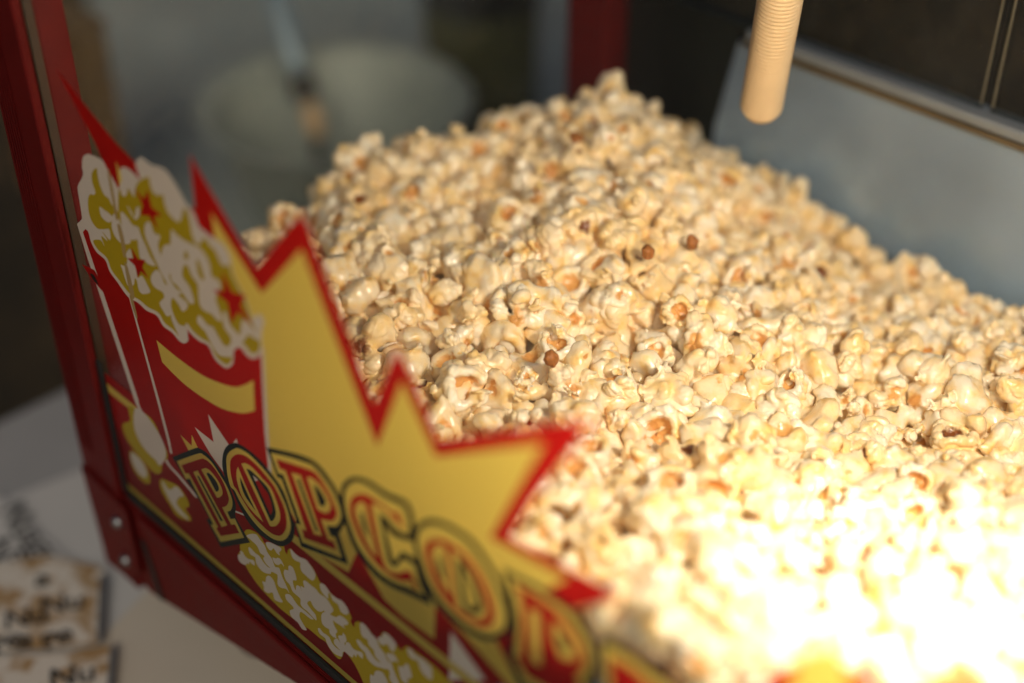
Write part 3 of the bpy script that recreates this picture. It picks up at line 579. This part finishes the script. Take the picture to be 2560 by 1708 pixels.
letter([('black', [(1500, 1598, 1), (1530, 1603), (1600, 1650), (1660, 1695), (1700, 1730), (1800, 1800, 1), (1520, 1800, 1)]),
        ('yellow', [(1510, 1614, 1), (1530, 1616), (1597, 1660), (1655, 1705), (1780, 1795, 1), (1525, 1795, 1)]),
        ('red', [(1525, 1640, 1), (1580, 1672), (1640, 1722), (1730, 1790, 1), (1540, 1790, 1)])])
# tip of the print at the near end of the pane
lay('burst', 'red', [(1885, 1780), (1925, 1675), (1985, 1652), (2110, 1652), (2155, 1662), (2250, 1780)], True)
lay('burst', 'yellow', [(1975, 1780), (1988, 1680), (2012, 1636), (2060, 1618), (2102, 1634), (2122, 1680), (2132, 1780)])

# dried drip of butter across the print
for w in ([(270, 432), (276, 434), (291, 515), (296, 548), (290, 546), (283, 510)], [(294, 562), (303, 566), (313, 608), (316, 640), (309, 640), (303, 606)],
          [(312, 660), (318, 662), (330, 705), (337, 742), (330, 744), (320, 708)], [(325, 742), (331, 742), (344, 790), (340, 792)]):
    lay('drip_stain', 'stain', w)
# planar arrangement: every print colour owns its own patch of one sheet
vs, es = [], []
for ow, c, P in LAYERS:
    keep = [P[0]]
    for q in P[1:]:
        if np.linalg.norm(q - keep[-1]) > 1.5e-4: keep.append(q)
    b0 = len(vs); n = len(keep)
    vs += [Vector((float(q[0]), float(q[1]))) for q in keep]
    es += [(b0 + i, b0 + (i + 1) % n) for i in range(n)]
tv, te, tf, *_ = delaunay_2d_cdt(vs, es, [], 0, 1e-6)
TV = np.array([(v.x, v.y) for v in tv]); TF = np.array([list(f) for f in tf])
CT = TV[TF].mean(axis=1)
own = np.full(len(TF), -1)
def inside(P, pts):
    x, y = pts[:, 0], pts[:, 1]; r = np.zeros(len(pts), bool); n = len(P); j = n - 1
    for i in range(n):
        xi, yi = P[i]; xj, yj = P[j]
        c = ((yi > y) != (yj > y))
        with np.errstate(divide='ignore', invalid='ignore'):
            r ^= c & (x < (xj - xi) * (y - yi) / (yj - yi + 1e-30) + xi)
        j = i
    return r
for k, (ow, c, P) in enumerate(LAYERS): own[inside(P, CT)] = k
ok = (CT[:, 0] > 0.0032) & (CT[:, 0] < XR) & (CT[:, 1] > 0.0023)
# the left end of the burst sits on the glass in front of the post flange
ok |= (own >= 0) & (CT[:, 1] > 0.1) & (CT[:, 0] > -0.0015)
own[~ok] = -1
PCOLS = list(PR)
labels = {0: 'first letter P', 1: 'first letter O', 2: 'second letter P', 3: 'letter C', 4: 'second letter O', 5: 'letter R', 6: 'letter N'}
for ow in dict.fromkeys(l[0] for l in LAYERS):
    ks = [k for k, l in enumerate(LAYERS) if l[0] == ow]
    idx = np.nonzero(np.isin(own, ks))[0]
    if not len(idx): continue
    F = TF[idx]; used = np.unique(F); mp = {u: i for i, u in enumerate(used)}
    nm = 'letter' if ow.startswith('letter') else 'star' if ow.startswith('star') else ow
    me = bpy.data.meshes.new(nm)
    me.from_pydata([(TV[u][0], -0.00025, TV[u][1]) for u in used], [], [tuple(mp[a] for a in f) for f in F])
    for c in PCOLS: me.materials.append(PR[c])
    me.polygons.foreach_set('material_index', [PCOLS.index(LAYERS[own[i]][1]) for i in idx])
    o = bpy.data.objects.new(nm, me); link(o, pane)
    if nm == 'letter': o['label'] = labels[LET.index(ow)] + ' printed red with a yellow and black outline'

def behind_print(p):                           # does the print hide this point from the camera?
    d = np.asarray(p) - CAM; t = -CAM[1] / d[1]; q = CAM + d * t
    pt = np.array([[q[0], q[2]]])
    return any(inside(P, pt)[0] for ow, c, P in LAYERS if ow in ('burst', 'lower_band', 'bag', 'printed_popcorn'))

# ------------------------------------------------------------------ popcorn pieces
def rdir(): 
    v = Vector(rng.normal(size=3)); return v.normalized()
def make_piece(kind, seed, voxel):
    global rng
    keep = rng; rng = np.random.default_rng(seed)
    bm = bmesh.new(); mm = 0.001
    h = rdir(); core = []
    def ball(c, r, sq=(1, 1, 1), sub=2):
        rot = Euler(tuple(rng.uniform(0, 6.28, 3))).to_matrix().to_4x4()
        bmesh.ops.create_icosphere(bm, subdivisions=sub, radius=1.0,
            matrix=Matrix.Translation(c) @ rot @ Matrix.Diagonal((r * sq[0], r * sq[1], r * sq[2], 1)))
    def spread(n, avoid, lim):
        out = []
        for _ in range(400):
            d = rdir()
            if avoid is not None and d.dot(avoid) > lim: continue
            if all(d.dot(o) < math.cos(1.15 - 0.07 * n) for o in out): out.append(d)
            if len(out) == n: break
        return out
    if kind == 'round':
        ball(Vector((0, 0, 0)), 9.6 * mm, (1.0, 0.92, 0.96), 3)
        for d in spread(3, h, 0.2): ball(d * 5.6 * mm, rng.uniform(5.4, 6.6) * mm, (1, 0.95, 0.9), 3)
        for d in spread(5, None, 2):
            if d.dot(h) > 0.3: ball(d * 8.2 * mm, rng.uniform(2.6, 4.0) * mm)
    elif kind == 'butterfly':
        ball(Vector((0, 0, 0)), 5.2 * mm)
        for d in spread(int(rng.integers(3, 5)), h, 0.45):
            rr = rng.uniform(6.0, 7.8) * mm; c = d * rng.uniform(6.6, 8.2) * mm
            ball(c, rr, (1, rng.uniform(0.78, 1.0), rng.uniform(0.62, 0.9)), 3)
            for _ in range(int(rng.integers(1, 4))):
                e = (d + rdir() * 0.9).normalized(); ball(c + e * rr * 0.75, rng.uniform(2.8, 4.4) * mm, (1, 1, 0.85))
    elif kind == 'curl':
        ball(-h * 2.5 * mm, 6.0 * mm)
        ax_ = h.orthogonal().normalized(); bx_ = h.cross(ax_)
        n = 15; a0 = rng.uniform(0, 6.28); span = rng.uniform(4.4, 5.9)
        for i in range(n):                      # a petal rolled round the hull
            t = a0 + span * i / (n - 1); R = (6.6 + 1.0 * math.sin(i * 1.3 + seed)) * mm
            u_ = ax_ * math.cos(t) + bx_ * math.sin(t)
            ball(h * (2.6 + 0.16 * i) * mm + u_ * R, rng.uniform(2.7, 3.5) * mm, (1, 1, 0.9), 2)
            ball(h * (-0.8) * mm + u_ * R * 0.96, rng.uniform(3.0, 3.9) * mm, (1, 1, 0.9), 2)
        for d in spread(4, h, -0.25):
            c = d * 5.4 * mm; ball(c, rng.uniform(5.0, 6.6) * mm, (1, 0.92, 0.85), 3)
            if rng.uniform() < 0.6: ball(c + (d + rdir()).normalized() * 4.4 * mm, rng.uniform(2.6, 3.8) * mm)
    elif kind == 'knobbly':
        ball(Vector((0, 0, 0)), 7.0 * mm, (1, 1, 1), 3)
        for d in spread(11, h, 0.75):
            ball(d * rng.uniform(5.6, 7.8) * mm, rng.uniform(3.2, 5.2) * mm, (1, rng.uniform(0.8, 1), 1))
    elif kind == 'flake':
        ball(Vector((0, 0, 0)), 4.6 * mm)
        ax_ = h.orthogonal().normalized(); bx_ = h.cross(ax_)
        for i in range(4):
            t = 6.28 * i / 4 + rng.uniform(-.35, .35); d = ax_ * math.cos(t) + bx_ * math.sin(t) + h * rng.uniform(-0.5, 0.3)
            rr = rng.uniform(5.0, 6.8) * mm
            ball(d * rng.uniform(6.4, 8.8) * mm, rr, (1, 0.85, rng.uniform(0.5, 0.75)), 3)
            ball(d * rng.uniform(9.5, 12.0) * mm + h * rng.uniform(-1.5, 2) * mm, rng.uniform(2.8, 4.2) * mm, (1, 0.9, 0.7))
    for d in spread(int(rng.integers(1, 3)) if kind != 'round' else 0, None, 2):
        c = d * rng.uniform(7.5, 10.0) * mm
        t_ = (d + rdir() * 0.8).normalized()
        ball(c, rng.uniform(4.0, 5.6) * mm, (1.0, rng.uniform(0.5, 0.8), 0.20), 2)
        ball(c + t_ * 3.0 * mm, rng.uniform(1.6, 2.6) * mm, (1, 0.8, 0.5), 2)
    me = bpy.data.meshes.new('raw'); bm.to_mesh(me); bm.free()
    o = bpy.data.objects.new('raw', me); COL.objects.link(o)
    rm = o.modifiers.new('r', 'REMESH'); rm.mode = 'VOXEL'; rm.voxel_size = voxel
    sm = o.modifiers.new('s', 'SMOOTH'); sm.factor = 0.5; sm.iterations = 1 if voxel < 0.001 else 1
    dg = bpy.context.evaluated_depsgraph_get()
    out = bpy.data.meshes.new_from_object(o.evaluated_get(dg), depsgraph=dg)
    bpy.data.objects.remove(o); bpy.data.meshes.remove(me)
    nv = len(out.vertices); co = np.empty(nv * 3); out.vertices.foreach_get('co', co); co = co.reshape(-1, 3)
    no = np.empty(nv * 3); out.vertices.foreach_get('normal', no); no = no.reshape(-1, 3)
    off = Vector((seed * 3.1, seed * 1.7, 0))
    hv = np.array(h); hull = np.zeros(nv)
    pd, pr0 = {'round': (8.6, 2.6), 'butterfly': (3.6, 4.8), 'curl': (2.4, 5.6), 'knobbly': (6.4, 3.4), 'flake': (3.2, 4.6)}[kind]
    pits = [(hv * pd * mm, pr0 * mm), (np.array(rdir()) * 8.0 * mm, rng.uniform(1.0, 2.0) * mm)]
    disp = np.empty(nv)
    for i in range(nv):
        c = Vector(co[i])
        f1 = noise.fractal(c * 150 + off, 1.0, 2.0, 3); f2 = 1 - abs(noise.noise(c * 170 + off * 2)) * 3.0
        f3 = 1 - abs(noise.noise(c * 95 + off * 3)) * 4.0
        disp[i] = f1 * 0.0005 - max(0, f2 - 0.50) * 0.0011 - max(0, f3 - 0.45) * 0.0020
    for pc, pr in pits:
        d = np.linalg.norm(co - pc, axis=1) / pr
        hull = np.maximum(hull, np.clip(1.42 - d, 0, 1) * rng.uniform(0.62, 1.0))
    k = 0.35 if kind == 'round' else 1.0
    disp *= (0.45 if kind == 'round' else 1.0)
    disp -= np.clip(hull - 0.15, 0, 1) * 0.0030 * k
    co = co + no * disp[:, None]
    if kind == 'round': hull *= 0.62
    co -= co.mean(axis=0)
    out.vertices.foreach_set('co', co.ravel())
    at = out.attributes.new('hull', 'FLOAT', 'POINT'); at.data.foreach_set('value', hull)
    out.polygons.foreach_set('use_smooth', [True] * len(out.polygons))
    out.materials.clear(); out.materials.append(M['popcorn']); out.name = 'popcorn'
    out['hx'], out['hy'], out['hz'] = hv.tolist()
    rng = keep
    return out
KINDS = ['butterfly', 'round', 'curl', 'butterfly', 'knobbly', 'flake', 'curl', 'butterfly', 'flake', 'knobbly', 'curl', 'flake', 'butterfly', 'curl', 'butterfly', 'knobbly', 'butterfly', 'curl']
HI = [make_piece(k, 100 + i, 0.00072) for i, k in enumerate(KINDS)]
MID = [make_piece(k, 100 + i, 0.00120) for i, k in enumerate(KINDS)]
LOW = [make_piece(k, 100 + i, 0.0023) for i, k in enumerate(KINDS)]

# height of the heap: thin plate spline through measured points
ctrl = [CAM + ray(px, py) * d for px, py, d in (
    (1560, 225, 0.955), (1350, 300, 0.95), (1010, 340, 0.94), (780, 562, 0.875), (650, 690, 0.85), (1700, 320, 0.985), (1800, 405, 0.97), (2000, 475, 0.97),
    (2150, 555, 0.965), (2250, 655, 0.94), (2540, 540, 0.93), (2380, 570, 0.945), (1500, 850, 0.785), (1200, 850, 0.785), (1000, 650, 0.83), (1400, 500, 0.85),
    (1150, 950, 0.76), (1800, 800, 0.805), (2300, 850, 0.825), (2200, 1080, 0.77), (1750, 1100, 0.735), (1100, 1100, 0.725), (1900, 1400, 0.63),
    (2400, 1300, 0.67), (2500, 1650, 0.55), (1400, 1300, 0.655), (1600, 1550, 0.575), (2050, 1650, 0.54))]
ctrl += [CAM + ray(px, py) * d for px, py, d in ((1270, 352, 0.94), (1140, 340, 0.945), (1650, 285, 0.965), (1460, 228, 0.955), (1740, 365, 0.975), (900, 462, 0.91), (1290, 440, 0.915), (1300, 540, 0.875), (1550, 420, 0.868), (1100, 470, 0.895), (1750, 560, 0.88))]
ctrl += [np.array(p) for p in ((-0.02, 0.02, 0.045), (0.03, 0.03, 0.062), (0.08, 0.02, 0.10), (0.62, 0.10, 0.235), (0.66, 0.30, 0.20), (0.60, 0.42, 0.17), (-0.02, 0.42, 0.085), (0.03, 0.44, 0.10), (-0.025, 0.33, 0.105), (0.45, 0.43, 0.125))]
ctrl = np.array(ctrl)
def tps(r2): return r2 * np.log(r2 + 1e-12)
n = len(ctrl); A = np.zeros((n + 3, n + 3)); xy = ctrl[:, :2]
A[:n, :n] = tps(((xy[:, None] - xy[None]) ** 2).sum(-1)) + np.eye(n) * 0.0004
A[:n, n] = 1; A[:n, n + 1:] = xy; A[n, :n] = 1; A[n + 1:, :n] = xy.T
sol = np.linalg.solve(A, np.concatenate([ctrl[:, 2], np.zeros(3)]))
def height(x, y):
    p = np.array([x, y]); lump = 0.016 * noise.noise(Vector((x * 16, y * 16, 4.2))) + 0.005 * noise.noise(Vector((x * 38, y * 38, 9.1)))
    return float(tps(((xy - p) ** 2).sum(1)) @ sol[:n] + sol[n] + p @ sol[n + 1:]) + lump

pieces = []                                    # (position, prototype, rotation, scale, layer)
def fill(layer, drop, spacing, tries):
    pts = []; cell = {}
    for _ in range(tries):
        x = rng.uniform(-0.022, 0.665); y = rng.uniform(0.0165, 0.4455)
        hz = height(x, y)
        z = hz - drop + rng.uniform(-0.005, 0.004)
        if z < 0.057:
            if layer == 0 and hz > 0.05: z = 0.057
            else: continue
        key = (int(x / spacing), int(y / spacing)); bad = False
        for a in (-1, 0, 1):
            for b_ in (-1, 0, 1):
                for q in cell.get((key[0] + a, key[1] + b_), ()):
                    if (q[0] - x) ** 2 + (q[1] - y) ** 2 + (q[2] - z) ** 2 < spacing ** 2: bad = True
        if bad: continue
        cell.setdefault(key, []).append((x, y, z)); pts.append((x, y, z))
    return pts
for layer, drop, sp, tr in ((0, 0.011, 0.0246, 17000), (1, 0.0190, 0.0165, 22000), (2, 0.031, 0.0175, 16000)):
    for p in fill(layer, drop, sp, tr):
        k = int(rng.integers(0, len(KINDS)))
        s = (rng.uniform(0.94, 1.44) if layer or rng.uniform() < 0.84 else rng.uniform(0.60, 0.85)) * (0.94 if KINDS[k] == 'round' else 1.08)
        rot = Euler(tuple(rng.uniform(0, 6.283, 3))).to_matrix()
        if layer == 0 and rng.uniform() < 0.62:      # most pieces settle with the split side up and out
            want = (Vector((0.25, -0.45, 0.75)) + Vector(rng.normal(size=3)) * 0.42).normalized()
            cur = rot @ Vector((HI[k]['hx'], HI[k]['hy'], HI[k]['hz']))
            rot = cur.rotation_difference(want).to_matrix() @ rot
        pieces.append([np.array(p), k, rot.to_euler(), s, layer])
# nothing may press through the panes
for pc in pieces:
    r = 0.0128 * pc[3]; p = pc[0]
    p[1] = max(p[1], 0.0045 + r); p[0] = max(p[0], -0.033 + r); p[1] = min(p[1], DEP - 0.003 - r)

def visible(p):
    u, v = proj(p)
    return -40 < u < 2600 and -20 < v < 1748 and not behind_print(p)
cand = [i for i, pc in enumerate(pieces) if pc[4] == 0 and visible(pc[0])]
cand.sort(key=lambda i: depth_of(pieces[i][0]) / pieces[i][3])
solo = set(cand[:298])
LOOK = {'butterfly': 'winged cream popcorn', 'round': 'smooth round popcorn ball', 'curl': 'curled brown-hulled popcorn', 'knobbly': 'knobbly popcorn cluster', 'flake': 'flat spread-out popcorn'}
def zone(p):
    u, v = proj(p)
    if v > 1330: return 'in the brightest near part of the heap' if u > 2050 else 'in the bright heap beside the letter R' if u > 1500 else 'just beyond the lowest red spike'
    if v > 1080: return 'at the right edge of the bright front' if u > 2200 else 'in the right front of the heap' if u > 1750 else 'right of the jagged red print edge'
    if v > 800: return 'in the right middle of the heap' if u > 2200 else 'right of the sharp middle of the heap' if u > 1800 else 'in the sharp middle of the heap' if u > 1250 else 'close behind the jagged red spikes'
    if v > 560: return 'beside the steel back wall' if u > 2050 else 'on the right flank of the heap' if u > 1650 else 'above the sharp middle of the heap' if u > 1150 else 'above the tallest inner red spike'
    if u < 1150: return 'on the left shoulder of the heap'
    return 'at the top of the heap' if v < 360 and u < 1650 else 'on the far slope below the ribbed tube' if u > 1650 else 'high on the slope under the peak'
for i in sorted(solo):
    p, k, e, s, _ = pieces[i]
    o = bpy.data.objects.new('popcorn', HI[k]); link(o)
    o.matrix_world = Matrix.Translation(p) @ e.to_matrix().to_4x4() @ Matrix.Diagonal((s, s, s, 1))
    tag(o, ('large ' if s > 1.36 else 'small ' if s < 1.12 else '') + LOOK[KINDS[k]] + ' ' + zone(p), 'popcorn', 'popcorn pieces heaped in the machine')
# the rest of the heap as one mass
def mesh_np(me):
    me.calc_loop_triangles(); v = np.empty(len(me.vertices) * 3, np.float32); me.vertices.foreach_get('co', v)
    t = np.empty(len(me.loop_triangles) * 3, np.int32); me.loop_triangles.foreach_get('vertices', t)
    hl = np.empty(len(me.vertices), np.float32); me.attributes['hull'].data.foreach_get('value', hl)
    return v.reshape(-1, 3), t.reshape(-1, 3), hl
NM, NL = [mesh_np(m) for m in MID], [mesh_np(m) for m in LOW]
Vs, Ts, Hs, Rs = [], [], [], []; base = 0
for i, (p, k, e, s, layer) in enumerate(pieces):
    if i in solo: continue
    u, v = proj(p); seen = -60 < u < 2620 and -40 < v < 1760
    if not seen and layer > 0: continue
    d = depth_of(p)
    src = NM if (layer == 0 and seen and d < 0.95) else NL
    V, T, H = src[k]; R = np.array(e.to_matrix())
    Vs.append((V @ R.T) * s + p); Ts.append(T + base); Hs.append(H); Rs.append(np.full(len(V), rng.uniform(), np.float32)); base += len(V)
# the packed core under the visible pieces
gx, gy = np.arange(-0.026, 0.69, 0.006), np.arange(0.012, 0.4475, 0.006)
core_v = np.array([(x, y, max(0.0465, height(x, y) - 0.034 + 0.005 * noise.noise(Vector((x * 90, y * 90, 2.0))))) for y in gy for x in gx], np.float32)
nx = len(gx); core_t = []
for j in range(len(gy) - 1):
    for i in range(nx - 1):
        a_ = j * nx + i; core_t += [(a_, a_ + 1, a_ + nx + 1), (a_, a_ + nx + 1, a_ + nx)]
Vs.append(core_v); Ts.append(np.array(core_t, np.int32) + base); Hs.append(np.zeros(len(core_v), np.float32)); Rs.append(np.full(len(core_v), 0.5, np.float32)); base += len(core_v)
V = np.concatenate(Vs).astype(np.float32); T = np.concatenate(Ts).astype(np.int32)
me = bpy.data.meshes.new('popcorn_heap'); me.vertices.add(len(V)); me.vertices.foreach_set('co', V.ravel())
me.loops.add(len(T) * 3); me.loops.foreach_set('vertex_index', T.ravel())
me.polygons.add(len(T)); me.polygons.foreach_set('loop_start', np.arange(0, len(T) * 3, 3, dtype=np.int32))
me.polygons.foreach_set('use_smooth', np.ones(len(T), bool)); me.update(); me.validate()
me.attributes.new('hull', 'FLOAT', 'POINT').data.foreach_set('value', np.concatenate(Hs))
me.attributes.new('tone', 'FLOAT', 'POINT').data.foreach_set('value', np.concatenate(Rs))
me.materials.append(M['popcorn'])
heap = bpy.data.objects.new('popcorn_heap', me); link(heap)
tag(heap, 'deep heap of buttered popcorn filling the glass machine', 'popcorn', kind='stuff')
print('pieces', len(pieces), 'heap tris', len(T), 'hi tris', sum(len(m.polygons) for m in HI) * 2)

# scattered unpopped kernels lying in the heap
bm = bmesh.new(); bmesh.ops.create_icosphere(bm, subdivisions=3, radius=0.0043)
for v in bm.verts:
    v.co.x *= 1.18; v.co.z *= 0.82
    if v.co.x > 0: v.co.y *= 1 - 0.35 * v.co.x / 0.005
    v.co += v.normal * 0.0011 * noise.noise(v.co * 420)
kern = bpy.data.meshes.new('unpopped_kernel'); bm.to_mesh(kern); bm.free()
kern.polygons.foreach_set('use_smooth', [True] * len(kern.polygons)); kern.materials.append(M['kernel'])
for (px, py), lb in (((1378, 898), 'dark ridged unpopped corn kernel low in the sharp middle of the heap'), ((1620, 632), 'glossy orange unpopped kernel on the upper slope of the heap'),
                     ((1730, 605), 'burnt brown corn kernel near the top right of the heap'), ((1440, 345), 'dark unpopped kernel just under the peak of the heap')):
    best = None
    for t in np.linspace(0.5, 1.1, 1200):
        q = CAM + ray(px, py) * t
        if q[2] < height(q[0], q[1]) + 0.0085: best = q; break
    if best is None: continue
    o = bpy.data.objects.new('unpopped_kernel', kern); link(o); o.location = best; o.rotation_euler = tuple(rng.uniform(0, 6.28, 3))
    tag(o, lb, 'corn kernel')

# ------------------------------------------------------------------ things beyond the machine
# metal pan with a rod standing in it
_pc = on(840, 250, 2, -0.05); PC = (_pc[0], _pc[1]); PS = 345 / FPX * depth_of(_pc) / 0.139
bm = bmesh.new()
lathe(bm, [(r * PS, z) for r, z in ((0.0, TZ2 + 0.001), (0.088, TZ2 + 0.001), (0.094, TZ2 + 0.006), (0.126, -0.062), (0.137, -0.052), (0.139, -0.050), (0.137, -0.048), (0.126, -0.053), (0.118, -0.066), (0.090, TZ2 + 0.012), (0.0, TZ2 + 0.009))], 72, Matrix.Translation((*PC, 0)))
tag(to_obj('metal_pan', bm, M['pan'], smooth=True), 'large round worn metal pan standing left behind the machine', 'pan')
foot = Vector(on(790, 318, 2, -0.085)); top = Vector(on(655, -120, 1, foot.y + 0.03))
rod = empty('stirring_rod', foot)
d = top - foot; Q = d.to_track_quat('Z', 'Y').to_matrix().to_4x4(); L = d.length
bm = bmesh.new(); lathe(bm, [(0.0, 0.058), (0.0115, 0.058), (0.0125, 0.07), (0.0125, L), (0.0, L)], 24, Matrix.Translation(foot) @ Q); to_obj('shaft', bm, M['rod'], rod, True)
bm = bmesh.new(); lathe(bm, [(0.0, 0.030), (0.013, 0.030), (0.014, 0.034), (0.014, 0.055), (0.0, 0.0575)], 24, Matrix.Translation(foot) @ Q); to_obj('collar', bm, M['dark_collar'], rod, True)
bm = bmesh.new(); lathe(bm, [(0.0, -0.012), (0.006, -0.010), (0.009, -0.004), (0.0095, 0.008), (0.009, 0.022), (0.0, 0.0295)], 24, Matrix.Translation(foot) @ Q); to_obj('knob', bm, M['knob'], rod, True)
bm = bmesh.new(); lathe(bm, [(0.0, TZ2 + 0.0095), (0.022, TZ2 + 0.0095), (0.022, TZ2 + 0.016), (0.007, TZ2 + 0.02), (0.007, foot.z - 0.012), (0.0, foot.z - 0.010)], 24, Matrix.Translation((foot.x, foot.y, 0))); to_obj('spindle', bm, M['dark_collar'], rod, True)
tag(rod, 'blue-grey rod with an orange knob standing in the metal pan', 'rod')
# green tin behind the pan
q = on(1205, 330, 2, TZ2)
tin = empty('green_tin', (q[0], q[1], TZ2))
bm = bmesh.new(); lathe(bm, [(0.0, TZ2 + 0.001), (0.062, TZ2 + 0.001), (0.064, TZ2 + 0.004), (0.064, TZ2 + 0.16), (0.060, TZ2 + 0.165), (0.0, TZ2 + 0.165)], 48, Matrix.Translation((q[0], q[1], 0))); to_obj('tin_body', bm, M['green'], tin, True)
bm = bmesh.new(); lathe(bm, [(0.0, TZ2 + 0.166), (0.066, TZ2 + 0.166), (0.067, TZ2 + 0.170), (0.067, TZ2 + 0.30), (0.0, TZ2 + 0.305)], 48, Matrix.Translation((q[0], q[1], 0))); to_obj('tin_lid', bm, M['dark_collar'], tin, True)
tag(tin, 'dark olive-green tin standing behind the metal pan', 'tin')
# brown crate left of the pan
q = on(296, 640, 2, TZ2)
cr = empty('wooden_crate', (q[0] - 0.1, q[1] + 0.08, TZ2)); zt = 0.0
for zz in np.linspace(0.0, 0.5, 400):
    if proj((q[0], q[1], TZ2 + zz))[1] < 95: zt = TZ2 + zz; break
zt = zt or TZ2 + 0.35
npl = 6; hh = (zt - TZ2 - 0.002) / npl
for i in range(npl):
    box('plank', (q[0] - 0.19, q[1], TZ2 + 0.001 + i * hh), (q[0], q[1] + 0.012, TZ2 + 0.001 + (i + 1) * hh - 0.004), M['wood'], cr, 0.001)
    box('plank', (q[0] - 0.012, q[1] + 0.0125, TZ2 + 0.001 + i * hh), (q[0], q[1] + 0.030, TZ2 + 0.001 + (i + 1) * hh - 0.004), M['wood'], cr, 0.001)
box('crate_lid', (q[0] - 0.192, q[1] - 0.002, zt), (q[0] + 0.002, q[1] + 0.032, zt + 0.008), M['wood'], cr, 0.001)
tag(cr, 'tall brown wooden crate behind the left corner post of the machine', 'crate')

# sheets and price cards lying on the table
def sheet(name, pxs, zz, m_, label, cat, group=None):
    pts = [on(a, b, 2, zz) for a, b in pxs]
    c = sum(pts) / len(pts)
    bm = bmesh.new()
    top_ = [bm.verts.new((p[0], p[1], zz)) for p in pts]; bot = [bm.verts.new((p[0], p[1], zz - 0.0006)) for p in pts]
    bm.faces.new(top_); bm.faces.new(list(reversed(bot)))
    for i in range(len(pts)): bm.faces.new((top_[i], bot[i], bot[(i + 1) % len(pts)], top_[(i + 1) % len(pts)]))
    bmesh.ops.recalc_face_normals(bm, faces=bm.faces)
    o = to_obj(name, bm, m_); tag(o, label, cat, group); return o
def text_on(card, s, px, py, ang, size, zz):
    cu = bpy.data.curves.new('txt', 'FONT'); cu.body = s; cu.size = size; cu.align_x = 'CENTER'; cu.align_y = 'CENTER'; cu.offset = 0.0004
    o = bpy.data.objects.new('txt', cu); COL.objects.link(o)
    dg = bpy.context.evaluated_depsgraph_get(); me = bpy.data.meshes.new_from_object(o.evaluated_get(dg), depsgraph=dg)
    bpy.data.objects.remove(o); me.materials.clear(); me.materials.append(M['ink'])
    t = bpy.data.objects.new('lettering', me); link(t, card)
    q = on(px, py, 2, zz); t.matrix_world = Matrix.Translation((q[0], q[1], zz)) @ Matrix.Rotation(ang, 4, 'Z')
sheet('paper_sheet', [(-500, 1480), (15, 1248), (262, 1150), (420, 1560), (250, 1900), (-300, 1900)], TZ + 0.0012, M['paper'], 'plain white paper sheet spread on the table beside the red base', 'paper')
sheet('cream_board', [(250, 1600), (420, 1420), (900, 1660), (800, 1950), (320, 1950)], TZ + 0.0026, M['cream_paper'], 'cream card lying on the table under the front edge of the machine', 'card')
c1 = sheet('price_card', [(-160, 1290), (0, 1240), (170, 1395), (60, 1470), (-160, 1470)], TZ + 0.0040, M['paper'], 'white price card with a slanted line of black lettering', 'price card')
text_on(c1, 'Nuage', 75, 1335, math.radians(-5), 0.030, TZ + 0.0045)
text_on(c1, 'Nu', 10, 1390, math.radians(-5), 0.030, TZ + 0.0045)
c2 = sheet('price_card', [(-160, 1430), (120, 1388), (262, 1420), (250, 1610), (-160, 1640)], TZ + 0.0054, M['sign'], 'price card with a popcorn photograph, the farther of two alike', 'price card')
for s, a, b in (('Nu', 155, 1510), ('ge', 142, 1590), ('a', 105, 1447), ('Nu', 66, 1545), ('ge', 15, 1600), ('a', 62, 1600)):
    text_on(c2, s, a, b, math.radians(60), 0.024, TZ + 0.0059)
c3 = sheet('price_card', [(-160, 1650), (170, 1630), (285, 1612), (275, 1860), (-160, 1860)], TZ + 0.0068, M['sign'], 'price card with a popcorn photograph, nearer and cut by the frame', 'price card')
text_on(c3, 'Nu', 180, 1690, math.radians(60), 0.024, TZ + 0.0073)
bm = bmesh.new()
for a, b in (((258, 1440), (250, 1605)), ((284, 1618), (276, 1720))):
    p, q = Vector(on(*a, 2, TZ + 0.008)), Vector(on(*b, 2, TZ + 0.008))
    d = q - p; o = box('card_clip', (-0.0025, 0, -0.001), (0.0025, d.length, 0.001), M['strip'])
    o.matrix_world = Matrix.Translation(p) @ Matrix.Rotation(math.atan2(-d.x, d.y), 4, 'Z')
    tag(o, 'thin dark strip along the right edge of the %s popcorn price card' % ('farther' if a[0] == 258 else 'nearer'), 'strip')
bm.free()
